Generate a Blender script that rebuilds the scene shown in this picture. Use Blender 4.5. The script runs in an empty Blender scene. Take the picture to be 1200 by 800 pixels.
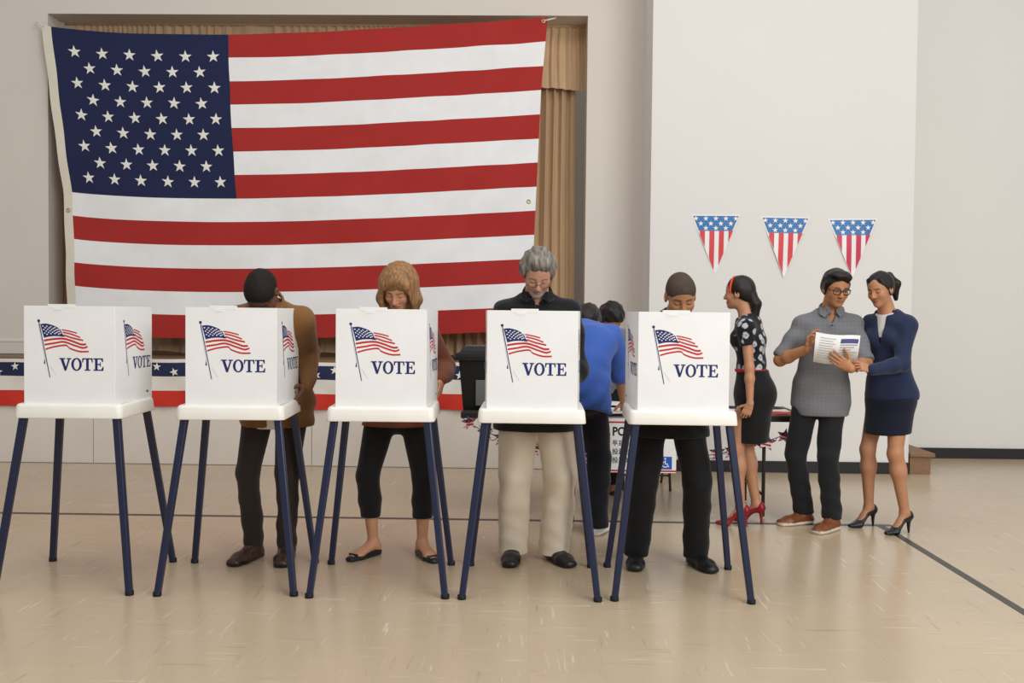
import bpy, bmesh, math, random
import numpy as np
from mathutils import Vector, Matrix
from mathutils.geometry import tessellate_polygon
random.seed(7)
SC = bpy.context.scene
COL = SC.collection
PI = math.pi
# ------------------------------------------------------------------ camera
def make_camera():
    f, H, a, p, r = 1167.0, 1.45, 0.02, math.atan(35/1167.0), 0.010
    F = Vector((-math.sin(a)*math.cos(p), math.cos(a)*math.cos(p), -math.sin(p)))
    R0 = Vector((math.cos(a), math.sin(a), 0)); U0 = R0.cross(F)
    R = R0*math.cos(r) + U0*math.sin(r); U = -R0*math.sin(r) + U0*math.cos(r)
    cd = bpy.data.cameras.new('camera'); co = bpy.data.objects.new('camera', cd)
    COL.objects.link(co)
    M = Matrix((R, U, -F)).transposed().to_4x4(); M.translation = (0, 0, H)
    co.matrix_world = M
    cd.sensor_width = 36.0; cd.lens = f/1200.0*36.0; cd.clip_end = 100
    SC.camera = co
make_camera()
# ------------------------------------------------------------------ light
SC.view_settings.view_transform = 'Standard'
SC.view_settings.look = 'None'
SC.view_settings.gamma = 1.0
SC.view_settings.use_curve_mapping = False
SC.view_settings.exposure = 0.0
W = bpy.data.worlds.new('gym light'); SC.world = W; W.use_nodes = True
W.node_tree.nodes['Background'].inputs[0].default_value = (0.99, 0.99, 0.99, 1)
W.node_tree.nodes['Background'].inputs[1].default_value = 0.43
def area(name, loc, target, sx, sy, power, col):
    l = bpy.data.lights.new(name, 'AREA'); l.shape = 'RECTANGLE'; l.size = sx; l.size_y = sy
    l.energy = power; l.color = col
    o = bpy.data.objects.new(name, l); COL.objects.link(o); o.location = loc
    o.rotation_euler = (Vector(target)-Vector(loc)).to_track_quat('-Z', 'Y').to_euler()
area('window_daylight', (5.2, -2.2, 4.4), (0.8, 8.0, 1.5), 5.0, 3.0, 510, (0.975, 0.995, 1.0))
area('ceiling_lamps', (0.5, 3.6, 7.0), (0.5, 3.6, 0), 9.0, 5.0, 270, (1.0, 0.99, 0.975))
# ------------------------------------------------------------------ helpers
def lin(h):
    h = h.lstrip('#'); v = [int(h[i:i+2], 16)/255 for i in (0, 2, 4)]
    return tuple(c/12.92 if c <= .04045 else ((c+.055)/1.055)**2.4 for c in v)
def mat(name, col, rough=.6, spec=.3, bump=0, bscale=60, var=0, vscale=6, metal=0, sheen=0, attr=False, stretch=None):
    m = bpy.data.materials.new(name); m.use_nodes = True; nt = m.node_tree; N = nt.nodes; L = nt.links
    b = N['Principled BSDF']; c = lin(col) if isinstance(col, str) else col
    b.inputs['Base Color'].default_value = (*c, 1); b.inputs['Roughness'].default_value = rough
    b.inputs['Specular IOR Level'].default_value = spec; b.inputs['Metallic'].default_value = metal
    if sheen: b.inputs['Sheen Weight'].default_value = sheen
    tc = N.new('ShaderNodeTexCoord'); src = tc.outputs['Object']
    if stretch:
        mp = N.new('ShaderNodeMapping'); mp.inputs['Scale'].default_value = stretch
        L.new(src, mp.inputs[0]); src = mp.outputs[0]
    base = None
    if attr:
        at = N.new('ShaderNodeAttribute'); at.attribute_name = 'Col'; base = at.outputs['Color']
        L.new(base, b.inputs['Base Color'])
    if var or True:
        no = N.new('ShaderNodeTexNoise'); no.inputs['Scale'].default_value = vscale; no.inputs['Detail'].default_value = 4
        L.new(src, no.inputs['Vector'])
        mr = N.new('ShaderNodeMapRange'); mr.inputs['From Min'].default_value = .3; mr.inputs['From Max'].default_value = .7
        v = var or .03
        mr.inputs['To Min'].default_value = 1-v; mr.inputs['To Max'].default_value = 1+v
        L.new(no.outputs['Fac'], mr.inputs['Value'])
        mx = N.new('ShaderNodeMix'); mx.data_type = 'RGBA'; mx.blend_type = 'MULTIPLY'; mx.inputs['Factor'].default_value = 1
        mx.inputs['A'].default_value = (*c, 1)
        if base: L.new(base, mx.inputs['A'])
        L.new(mr.outputs[0], mx.inputs['B']); L.new(mx.outputs['Result'], b.inputs['Base Color'])
        m['mix'] = mx.name
    if bump:
        n2 = N.new('ShaderNodeTexNoise'); n2.inputs['Scale'].default_value = bscale; n2.inputs['Detail'].default_value = 3
        L.new(src, n2.inputs['Vector'])
        bp = N.new('ShaderNodeBump'); bp.inputs['Strength'].default_value = bump; bp.inputs['Distance'].default_value = .01
        L.new(n2.outputs['Fac'], bp.inputs['Height']); L.new(bp.outputs[0], b.inputs['Normal'])
    return m
def tag(o, label=None, cat=None, group=None, kind=None):
    if label: o['label'] = label
    if cat: o['category'] = cat
    if group: o['group'] = group
    if kind: o['kind'] = kind
    return o
def empty(name, loc=(0, 0, 0), rz=0, **k):
    o = bpy.data.objects.new(name, None); COL.objects.link(o); o.location = loc; o.rotation_euler = (0, 0, rz)
    o.empty_display_size = .1
    return tag(o, **k)
def link(name, me, m=None, parent=None, **k):
    o = bpy.data.objects.new(name, me); COL.objects.link(o)
    if m is not None and len(me.materials) == 0:
        for q in (m if isinstance(m, (list, tuple)) else [m]): me.materials.append(q)
    if parent: o.parent = parent
    return tag(o, **k)
def bmesh_obj(name, bm, m=None, parent=None, smooth=False, **k):
    me = bpy.data.meshes.new(name); bm.normal_update(); bm.to_mesh(me); bm.free()
    if smooth: me.polygons.foreach_set('use_smooth', [True]*len(me.polygons))
    return link(name, me, m, parent, **k)
def add_box(bm, lo, hi, bev=0, mi=0, M=None):
    n0 = len(bm.verts)
    t = bmesh.new(); bmesh.ops.create_cube(t, size=1)
    for v in t.verts: v.co = Vector([lo[i]+(v.co[i]+.5)*(hi[i]-lo[i]) for i in range(3)])
    if bev: bmesh.ops.bevel(t, geom=t.edges[:]+t.verts[:], offset=bev, segments=2, affect='EDGES', profile=.6)
    if M is not None: bmesh.ops.transform(t, matrix=M, verts=t.verts[:])
    for fc in t.faces: fc.material_index = mi
    me = bpy.data.meshes.new('tmp'); t.to_mesh(me); t.free(); bm.from_mesh(me); bpy.data.meshes.remove(me)
def box(name, lo, hi, m, parent=None, bev=0, **k):
    bm = bmesh.new(); add_box(bm, lo, hi, bev); return bmesh_obj(name, bm, m, parent, **k)
def add_tube(bm, pts, r, n=8, closed=False, mi=0, flat=None):
    pts = [Vector(p) for p in pts]; rs = r if isinstance(r, (list, tuple)) else [r]*len(pts)
    rings = []; up = Vector((0, 0, 1)); N = len(pts)
    prev = None
    for i, p in enumerate(pts):
        if closed: d = pts[(i+1) % N]-pts[i-1]
        else: d = pts[min(i+1, N-1)]-pts[max(i-1, 0)]
        d.normalize()
        if prev is None:
            a = d.cross(up if abs(d.z) < .9 else Vector((1, 0, 0))).normalized()
        else: a = (prev - d*prev.dot(d)).normalized()
        prev = a; b = d.cross(a)
        rings.append([bm.verts.new(p + (a*math.cos(t)*rs[i] + b*math.sin(t)*rs[i]*(flat or 1))) for t in [2*PI*j/n for j in range(n)]])
    for i in range(N if closed else N-1):
        A, B = rings[i], rings[(i+1) % N]
        for j in range(n):
            fc = bm.faces.new((A[j], A[(j+1) % n], B[(j+1) % n], B[j])); fc.material_index = mi; fc.smooth = True
    if not closed:
        for q in (rings[0][::-1], rings[-1]):
            fc = bm.faces.new(q); fc.material_index = mi
def tube(name, pts, r, m, parent=None, n=8, closed=False, **k):
    bm = bmesh.new(); add_tube(bm, pts, r, n, closed); bmesh.ops.recalc_face_normals(bm, faces=bm.faces[:]); return bmesh_obj(name, bm, m, parent, **k)
def add_poly(bm, polys, mi=0, t=.0008, f=None):
    """flat polygon (with holes) in x,z drawn at y=0, thickness t towards -y; f maps (x,z)->Vector"""
    f = f or (lambda x, z, d: Vector((x, -d, z)))
    vs = [[Vector((x, z, 0)) for x, z in p] for p in polys]
    tris = tessellate_polygon(vs); flat = [q for p in polys for q in p]
    V = [bm.verts.new(f(x, z, t)) for x, z in flat]
    for tr in tris:
        a, b, c = [flat[i] for i in tr]
        ar = (b[0]-a[0])*(c[1]-a[1])-(b[1]-a[1])*(c[0]-a[0])
        if abs(ar) < 1e-12: continue
        q = tr if ar > 0 else tr[::-1]
        try: fc = bm.faces.new([V[i] for i in q]); fc.material_index = mi
        except ValueError: pass
def star_pts(cx, cz, R, rot=0, r=.4):
    return [(cx+(R if i % 2 == 0 else R*r)*math.sin(rot+i*PI/5), cz+(R if i % 2 == 0 else R*r)*math.cos(rot+i*PI/5)) for i in range(10)]
def text_mesh(txt, size, bold=0):
    c = bpy.data.curves.new('text', 'FONT'); c.body = txt; c.size = size; c.extrude = .0004; c.offset = bold
    c.resolution_u = 3
    o = bpy.data.objects.new('text', c); COL.objects.link(o)
    me = bpy.data.meshes.new_from_object(o.evaluated_get(bpy.context.evaluated_depsgraph_get()))
    bpy.data.objects.remove(o); bpy.data.curves.remove(c)
    me.materials.clear()
    return me
def text(name, txt, size, loc, m, parent, bold=0, rot=(PI/2, 0, 0), sx=1):
    o = link(name, text_mesh(txt, size, bold), m, parent); o.location = loc; o.rotation_euler = rot; o.scale = (sx, 1, 1); return o
# ------------------------------------------------------------------ materials
def floor_mat():
    m = mat('vinyl tile floor', '#c3af94', rough=.3, spec=.5, var=.05, vscale=.7)
    nt = m.node_tree; N = nt.nodes; L = nt.links; b = N['Principled BSDF']; mx = N[m['mix']]
    tc = N.new('ShaderNodeTexCoord')
    ck = N.new('ShaderNodeTexChecker'); ck.inputs['Scale'].default_value = 1/.305
    ck.inputs['Color1'].default_value = (1, 1, 1, 1); ck.inputs['Color2'].default_value = (0, 0, 0, 1)
    L.new(tc.outputs['Object'], ck.inputs['Vector'])
    outs = []
    for sc in ((2.2, 30, 1), (30, 2.2, 1)):
        mp = N.new('ShaderNodeMapping'); mp.inputs['Scale'].default_value = sc
        L.new(tc.outputs['Object'], mp.inputs[0])
        n = N.new('ShaderNodeTexNoise'); n.inputs['Scale'].default_value = 1.4; n.inputs['Detail'].default_value = 5; n.inputs['Distortion'].default_value = .6
        L.new(mp.outputs[0], n.inputs['Vector']); outs.append(n.outputs['Fac'])
    sel = N.new('ShaderNodeMix'); L.new(ck.outputs['Fac'], sel.inputs['Factor'])
    L.new(outs[0], sel.inputs['A']); L.new(outs[1], sel.inputs['B'])
    def streak(lo, hi, col, fac, prev):
        r = N.new('ShaderNodeMapRange'); r.inputs['From Min'].default_value = lo; r.inputs['From Max'].default_value = hi; r.inputs['To Max'].default_value = fac
        L.new(sel.outputs['Result'], r.inputs['Value'])
        k = N.new('ShaderNodeMix'); k.data_type = 'RGBA'; L.new(r.outputs[0], k.inputs['Factor'])
        L.new(prev, k.inputs['A']); k.inputs['B'].default_value = (*lin(col), 1); return k.outputs['Result']
    o1 = streak(.62, .74, '#e8dcc8', .65, mx.outputs['Result'])
    o2 = streak(.36, .27, '#a08464', .5, o1)
    br = N.new('ShaderNodeTexBrick'); br.inputs['Scale'].default_value = 1; br.offset = 0
    br.inputs['Brick Width'].default_value = .305; br.inputs['Row Height'].default_value = .305
    br.inputs['Mortar Size'].default_value = .0012; br.inputs['Color1'].default_value = (1, 1, 1, 1); br.inputs['Color2'].default_value = (.975, .975, .97, 1)
    br.inputs['Mortar'].default_value = (.92, .91, .9, 1)
    L.new(tc.outputs['Object'], br.inputs['Vector'])
    k = N.new('ShaderNodeMix'); k.data_type = 'RGBA'; k.blend_type = 'MULTIPLY'; k.inputs['Factor'].default_value = 1
    L.new(o2, k.inputs['A']); L.new(br.outputs['Color'], k.inputs['B']); L.new(k.outputs['Result'], b.inputs['Base Color'])
    n = N.new('ShaderNodeTexNoise'); n.inputs['Scale'].default_value = 2.5; L.new(tc.outputs['Object'], n.inputs['Vector'])
    r = N.new('ShaderNodeMapRange'); r.inputs['To Min'].default_value = .17; r.inputs['To Max'].default_value = .30
    L.new(n.outputs['Fac'], r.inputs['Value']); L.new(r.outputs[0], b.inputs['Roughness'])
    return m
M_floor = floor_mat()
M_line = mat('court line paint', '#45413f', rough=.4)
M_wallw = mat('white wall paint', '#e8e5e0', rough=.8, var=.008, vscale=1.5, bump=.04, bscale=120)
M_wallb = mat('beige wall paint', '#dfd7cd', rough=.8, var=.012, vscale=1.5, bump=.04, bscale=120)
M_stage = mat('cream stage paint', '#e8e0d5', rough=.7, var=.04, vscale=2)
M_base = mat('dark rubber baseboard', '#2c2a2b', rough=.5)
M_wood = mat('stage floor wood', '#7d6147', rough=.5, var=.2, vscale=8, stretch=(1, 12, 1))
M_step = mat('worn step wood', '#8d6d52', rough=.6, var=.15, vscale=9, stretch=(1, 1, 8))
M_curt = mat('tan curtain', '#cdac86', rough=.9, sheen=.3, var=.08, vscale=40, stretch=(1, 1, .05), bump=.1, bscale=200)
M_val = mat('tan valance', '#d3b28c', rough=.9, sheen=.3, var=.08, vscale=40, stretch=(1, 1, .05))
M_red = mat('red flag cloth', '#ab2a26', rough=.8, sheen=.2, bump=.08, bscale=30, stretch=(1, 1, 1))
M_white = mat('white flag cloth', '#f4f4f4', rough=.8, sheen=.2, bump=.08, bscale=30)
M_navy = mat('navy flag cloth', '#22284c', rough=.85, bump=.08, bscale=30)
M_star = mat('white star cloth', '#f0eee6', rough=.8)
M_rope = mat('white rope', '#e4ddcc', rough=.8, bump=.2)
M_brass = mat('brass grommet', '#c9b58a', rough=.35, metal=.8)
M_panel = mat('white corrugated plastic', '#f1f1f0', rough=.45, spec=.35)
M_tray = mat('ivory molded plastic', '#f2eee6', rough=.4, spec=.4)
M_leg = mat('navy enamel tube', '#151e3c', rough=.32, spec=.5)
M_cap = mat('black rubber', '#15161b', rough=.6)
M_pnavy = mat('navy print', '#232a66', rough=.5)
M_pred = mat('red print', '#c32a26', rough=.5)
M_pwhite = mat('white print', '#f2f2f2', rough=.5)
M_pgrey = mat('grey print', '#9aa0b4', rough=.5)
M_black = mat('black print', '#17181b', rough=.5)
M_blueprint = mat('blue print', '#2258b8', rough=.5)
M_orange = mat('orange print', '#e0663a', rough=.5)
M_bunred = mat('red bunting cloth', '#cf3527', rough=.7, var=.05)
M_bunnavy = mat('navy bunting cloth', '#272e50', rough=.7, var=.05)
M_bunwhite = mat('white bunting cloth', '#e9e4da', rough=.7)
M_penblue = mat('pennant blue', '#3474b4', rough=.4)
M_penred = mat('pennant red', '#dc3b3f', rough=.4)
M_penred2 = mat('pennant crimson', '#cf3353', rough=.4)
M_penwhite = mat('pennant white', '#f3f1ee', rough=.4)
M_bin = mat('black bin plastic', '#1b1b1c', rough=.38, spec=.45)
M_binlab = mat('grey bin plate', '#7b807c', rough=.5)
M_table = mat('dark table laminate', '#3a332c', rough=.5)
M_metal = mat('dark table steel', '#4a443f', rough=.45, metal=.5)
M_paper = mat('white paper', '#ecebe8', rough=.7)
M_chair = mat('brown steel chair', '#54483f', rough=.4, metal=.4)
# ------------------------------------------------------------------ setting
def quadwall(name, pts, m, thick=None, **k):
    bm = bmesh.new(); bm.faces.new([bm.verts.new(p) for p in pts]); return bmesh_obj(name, bm, m, **k)
fl = box('floor', (-12, -6, -.1), (10, 10.3, 0), M_floor, kind='structure')
bm = bmesh.new()
add_box(bm, (-12, 6.865, 0), (2.50, 6.915, .0015))
bmesh_obj('court_line', bm, M_line, fl)
bm = bmesh.new(); add_box(bm, (2.405, -6, 0), (2.455, 6.60, .0017)); bmesh_obj('court_line', bm, M_line, fl)
bm = bmesh.new(); add_box(bm, (-.0255, -.0255, 0), (.0255, .30, .0016), M=Matrix.Translation((2.43, 6.60, 0)) @ Matrix.Rotation(.06, 4, 'Z'))
bmesh_obj('court_line', bm, M_line, fl)
# wall round the stage opening
ox0, ox1, oz0, oz1 = -4.80, .512, .98, 4.335
bm = bmesh.new()
add_box(bm, (-12, 9.8, 0), (ox0, 10.1, 7)); add_box(bm, (ox1, 9.8, 0), (1.3, 10.1, 7)); add_box(bm, (ox0, 9.8, oz1), (ox1, 10.1, 7))
bmesh_obj('wall_stage', bm, M_wallb, kind='structure')
bm = bmesh.new()
add_box(bm, (-12, 9.78, .985), (ox0-.01, 9.8, 1.10)); add_box(bm, (-12, 9.775, 1.10), (ox0-.01, 9.8, 1.118), .003)
bmesh_obj('baseboard_stage', bm, M_wallb, kind='structure')
box('wall_back', (-7, 12.0, 0), (2, 12.1, 6), M_wallb, kind='structure')
# stage: panelled front and wooden deck
st = box('trim_1', (-12, 9.17, 0), (1.065, 9.75, .93), M_stage, kind='structure')
me0 = None
for i in range(11):
    x = -9.17+i*1.02
    if x > 1.0: break
    bm = bmesh.new(); add_box(bm, (.003, 9.152, .004), (min(1.017, 1.06-x), 9.172, .925), .002)
    o = bmesh_obj('panel', bm, M_stage, st); o.location.x = x
dk = box('floor_stage', (-12, 9.15, .93), (1.065, 12.0, .98), M_wood, kind='structure', bev=.006)
# pennant wall, recess wall on the right
box('wall_right', (1.07, 9.15, 0), (3.455, 10.3, 7), M_wallw, kind='structure')
box('baseboard_right', (1.075, 9.135, 0), (3.46, 9.155, .105), M_base, kind='structure', bev=.003)
box('wall_far', (3.4, 10.22, 0), (10, 10.4, 7), M_wallw, kind='structure')
box('baseboard_far', (3.46, 10.2, 0), (10, 10.225, .105), M_base, kind='structure', bev=.003)
# wooden step
t = empty('wooden_step', (3.57, 9.27, 0), label='small brown wooden step block at the end of the white wall', cat='step')
box('riser', (-.10, -.12, 0), (.09, .62, .16), M_step, t, bev=.004)
box('tread', (-.105, -.15, .16), (.12, .64, .195), M_step, t, bev=.006)
# curtain and valance
def pleated(name, x0, x1, z0, z1, y, per, amp, m, gather=0, seed=1, **k):
    rnd = random.Random(seed); n = int((x1-x0)/.012); xs = np.linspace(x0, x1, n)
    ph = np.cumsum(np.full(n, (x1-x0)/n)*(2*PI/per)*(1+.5*np.sin(xs*2.3+seed)+.35*np.sin(xs*7.1)))
    prof = np.sin(ph)*.7+.3*np.sin(2.3*ph+1)
    rows = 26; zs = np.linspace(z1, z0, rows); bm = bmesh.new(); g = []
    for j, z in enumerate(zs):
        t = j/(rows-1); a = amp*(1-gather*math.exp(-t*9)*.75)
        dy = a*prof*(1+.25*np.sin(xs*3+t*4)); dx = .006*np.sin(t*5+xs*9)
        zz = z + (.012*np.sin(xs*11) if j == rows-1 else 0)
        g.append([bm.verts.new((xs[i]+dx[i], y+dy[i], zz[i] if j == rows-1 else z)) for i in range(n)])
    for j in range(rows-1):
        for i in range(n-1): bm.faces.new((g[j][i], g[j+1][i], g[j+1][i+1], g[j][i+1]))
    o = bmesh_obj(name, bm, m, smooth=True, **k)
    return o
pleated('stage_curtain', -4.95, .42, 1.0, 4.2, 10.24, .15, .05, M_curt, seed=2, label='tall tan pleated stage curtain hanging behind the large flag', cat='curtain')
vl = pleated('curtain_valance', -4.71, .56, 3.70, 4.345, 10.14, .085, .03, M_val, gather=1, seed=5, label='short gathered tan valance across the top of the stage opening', cat='valance')
tube('valance_rail', [(-4.79, 10.14, 4.335), (.51, 10.14, 4.335)], .02, M_curt, vl)
# ------------------------------------------------------------------ big flag
def lerpn(v, ks):
    xs, ys = zip(*ks); return float(np.interp(v, xs, ys))
def flag_pos(u, v, off=0.0):
    xl = lerpn(v, [(0, -4.783), (.26, -4.69), (.54, -4.58), (.75, -4.55), (1, -4.545)])
    xr = lerpn(v, [(0, .121), (.22, .065), (.53, .03), (.8, .0), (1, -.012)])
    z = (4.196-2.985*v)*(1-u)+(4.29-3.022*v)*u
    z -= (.118-.045*v)*math.sin(PI*max(u, 0)**.72)*(1 if u < 1 else 0)
    x = xl+(xr-xl)*u
    y = 9.70-.035*math.sin(PI*u)*math.sin(PI*v*.9) + .009*math.sin(16*u-9*v+2*math.sin(5*v))*(.3+v) + .007*math.sin(41*u+33*v+3*math.sin(4*u+2)) + .0045*math.sin(70*u+48*v+2*math.sin(9*u))*u
    y += .012*math.exp(-((u-1)**2+v**2)*40)*math.sin(30*(u-v))
    return Vector((x, y-off, z))
def flag_patch(name, u0, u1, v0, v1, m, parent, nu, nv, off=0):
    bm = bmesh.new()
    g = [[bm.verts.new(flag_pos(u0+(u1-u0)*i/nu, v0+(v1-v0)*j/nv, off)) for i in range(nu+1)] for j in range(nv+1)]
    for j in range(nv):
        for i in range(nu): bm.faces.new((g[j][i], g[j+1][i], g[j+1][i+1], g[j][i+1]))
    return bmesh_obj(name, bm, m, parent, smooth=True)
flag = empty('hanging_flag', (-2.3, 9.72, 1.1), label='huge red white and blue flag with stars hung across the stage opening', cat='flag')
flag.location = (0, 0, 0)
CU, CV = .367, 7/13
for i in range(13):
    u0 = CU if i < 7 else .013
    flag_patch('stripe', u0, 1, i/13, (i+1)/13, M_red if i % 2 == 0 else M_white, flag, int(70*(1-u0)), 4)
cant = flag_patch('canton', .013, CU, 0, CV, M_navy, flag, 44, 30)
flag_patch('header_band', -.006, .013, 0, 1, M_rope, flag, 3, 60)
star_uv = []
for rrow in range(9):
    n = 6 if rrow % 2 == 0 else 5
    for c in range(n):
        star_uv.append((.055+(c+(0 if n == 6 else .5))*.0562, .073+rrow*.0515))
for (u, v) in star_uv:
    bm = bmesh.new(); c = flag_pos(u, v)
    pts = star_pts(0, 0, .064, random.uniform(-.12, .12), .39)
    cv = bm.verts.new(flag_pos(u, v, .006)); R = []
    for x, z in pts: R.append(bm.verts.new(flag_pos(u+x/4.75, v-z/3.0, .004)))
    for q in range(10): bm.faces.new((cv, R[(q+1) % 10], R[q]))
    bmesh_obj('star', bm, M_star, cant)
for u, v in ((.992, .012), (.985, .585), (.004, .60)):
    p = flag_pos(u, v, .006); bm = bmesh.new()
    add_tube(bm, [p+Vector((.016*math.cos(q), 0, .016*math.sin(q))) for q in np.linspace(0, 2*PI, 12, endpoint=False)], .006, 5, True)
    bmesh_obj('grommet', bm, M_brass, flag)
p = flag_pos(.992, .012, .01)
tube('rope', [p, p+Vector((.05, -.01, .01)), p+Vector((.12, .06, .045))], .007, M_rope, flag, 6)
p = flag_pos(-.002, .004, .01)
tube('rope', [p, p+Vector((-.04, 0, .02)), p+Vector((-.10, .06, .05))], .007, M_rope, flag, 6)
tube('rope', [p, p+Vector((-.03, -.01, .0)), p+Vector((-.09, .02, .015))], .005, M_rope, flag, 6)
# ------------------------------------------------------------------ stage bunting
def bunting():
    root = empty('stage_bunting', (0, 0, 0), label='long starred navy, white and red fabric bunting along the cream stage front', cat='bunting')
    def pos(x, z, off=0):
        y = 9.142-.012-.008*math.sin(x*9+z*14)-.006*math.sin(x*23-z*20+2)-.01*max(0, (.75-z))-off
        return Vector((x, y, z-.012*math.sin(x*2.6+.6)-.005*math.sin(x*7)))
    bands = [('white_band', .94, .972, M_bunwhite), ('navy_band', .812, .94, M_bunnavy), ('white_band', .68, .812, M_bunwhite), ('red_band', .535, .68, M_bunred)]
    navy = None
    for nm, z0, z1, m in bands:
        bm = bmesh.new(); nx = 260; nz = 4; g = []
        for j in range(nz+1): g.append([bm.verts.new(pos(-8+i*(8.95/nx), z1+(z0-z1)*j/nz)) for i in range(nx+1)])
        for j in range(nz):
            for i in range(nx): bm.faces.new((g[j][i], g[j+1][i], g[j+1][i+1], g[j][i+1]))
        o = bmesh_obj(nm, bm, m, root, smooth=True)
        if nm == 'navy_band': navy = o
    for i in range(46):
        x = -6.6+i*.165; z = .902 if i % 2 else .853
        if x > .9: break
        bm = bmesh.new(); bm.faces.new([bm.verts.new(pos(px, pz, .006)) for px, pz in star_pts(x, z, .042, random.uniform(-.3, .3))][::-1])
        bmesh_obj('star', bm, M_star, navy)
bunting()
# ------------------------------------------------------------------ pennants on the white wall
def pennant(x, ztop, w, h, tilt, mred, label, curl):
    t = empty('pennant', (x, 9.148, ztop), label=label, cat='pennant', group='starred pennants on the white wall')
    t.rotation_euler = (0, tilt, 0)
    def f(px, pz, d):
        k = -pz/h
        return Vector((px, -d-.004-curl*k*k-.006*math.sin(k*5+px*9), pz))
    hw = w/2
    bm = bmesh.new(); N = 14; g = []
    for j in range(N+1):
        k = j/N; g.append([bm.verts.new(f(-hw*(1-k)*(1-2*i/6)*.999 if k < 1 else (i-3)*1e-4, -h*k, 0)) for i in range(7)])
    for j in range(N):
        for i in range(6): bm.faces.new((g[j][i], g[j][i+1], g[j+1][i+1], g[j+1][i]))
    bmesh.ops.recalc_face_normals(bm, faces=bm.faces[:])
    bmesh_obj('field', bm, M_penwhite, t, smooth=True)
    zb = -.148; e = .012
    bm = bmesh.new(); L = 8
    def half(z): return max(0, hw*(1+z/h)-e)
    for j in range(L):
        z0, z1 = -e-(zb*-1-e)*j/L, -e-(zb*-1-e)*(j+1)/L
        Q = 8
        for i in range(Q):
            a, b = -1+2*i/Q, -1+2*(i+1)/Q
            bm.faces.new([bm.verts.new(f(q, z, .0025)) for q, z in ((a*half(z0), z0), (a*half(z1), z1), (b*half(z1), z1), (b*half(z0), z0))])
    up = bmesh_obj('blue_panel', bm, M_penblue, t)
    bm = bmesh.new()
    for rz, n in ((-.036, 5), (-.082, 4), (-.124, 3)):
        for i in range(n):
            bm.faces.new([bm.verts.new(f(a, b, .005)) for a, b in star_pts((i-(n-1)/2)*.092*.98, rz, .026)][::-1])
    bmesh_obj('printed_stars', bm, M_penwhite, up, kind='stuff')
    for i in range(4):
        xa = -.143+i*.0865; xb = xa+.045
        bm = bmesh.new(); n = 12; prev = None
        zend = max(-h*.97, -h*(1-(max(abs(xa), abs(xb)) if xa*xb > 0 else .01)/hw*1.0)*.985)
        zlo = -h*(1-min(abs(xa), abs(xb))/hw)*.97
        if xa*xb < 0: zlo = -h*.96
        for j in range(n+1):
            z = zb+(zlo-zb)*j/n; hh = max(0, hw*(1+z/h)-.004)
            a, b = max(xa, -hh), min(xb, hh)
            if b-a < .0008: a, b = (a+b)/2-.0004, (a+b)/2+.0004
            cur = (bm.verts.new(f(a, z, .0025)), bm.verts.new(f(b, z, .0025)))
            if prev: bm.faces.new((prev[0], cur[0], cur[1], prev[1]))
            prev = cur
        bmesh_obj('red_stripe', bm, mred, t)
pennant(1.664, 2.352, .445, .545, .0, M_penred, 'leftmost starred triangular pennant taped on the white wall', .004)
pennant(2.295, 2.338, .445, .555, .015, M_penred, 'middle of three starred triangular pennants on the white wall', .02)
pennant(2.905, 2.325, .445, .545, -.01, M_penred2, 'rightmost starred pennant with crimson creased stripes on white wall', .01)
# wall sign behind the couple
t = empty('wall_sign', (3.02, 9.145, 1.24), label='small white VOTE sign with orange and blue squares behind the couple', cat='sign')
box('sheet', (-.015, -.004, -.015), (.345, 0, .215), M_penwhite, t)
bm = bmesh.new(); add_poly(bm, [[(0, .105), (.07, .105), (.07, .20), (0, .20)]], t=.0055); bmesh_obj('orange_square', bm, M_orange, t)
bm = bmesh.new(); add_poly(bm, [star_pts(.035, .152, .03)], t=.0062); bmesh_obj('printed_star', bm, M_penwhite, t)
text('lettering', 'VOTE', .118, (.08, -.0055, .112), M_black, t, .002, sx=.95)
bm = bmesh.new(); add_poly(bm, [[(.07, 0), (.335, 0), (.335, .095), (.07, .095)]], t=.0055); bmesh_obj('blue_block', bm, M_blueprint, t)
text('lettering', 'G', .10, (.085, -.0062, .012), M_penwhite, t, .001)
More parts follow.
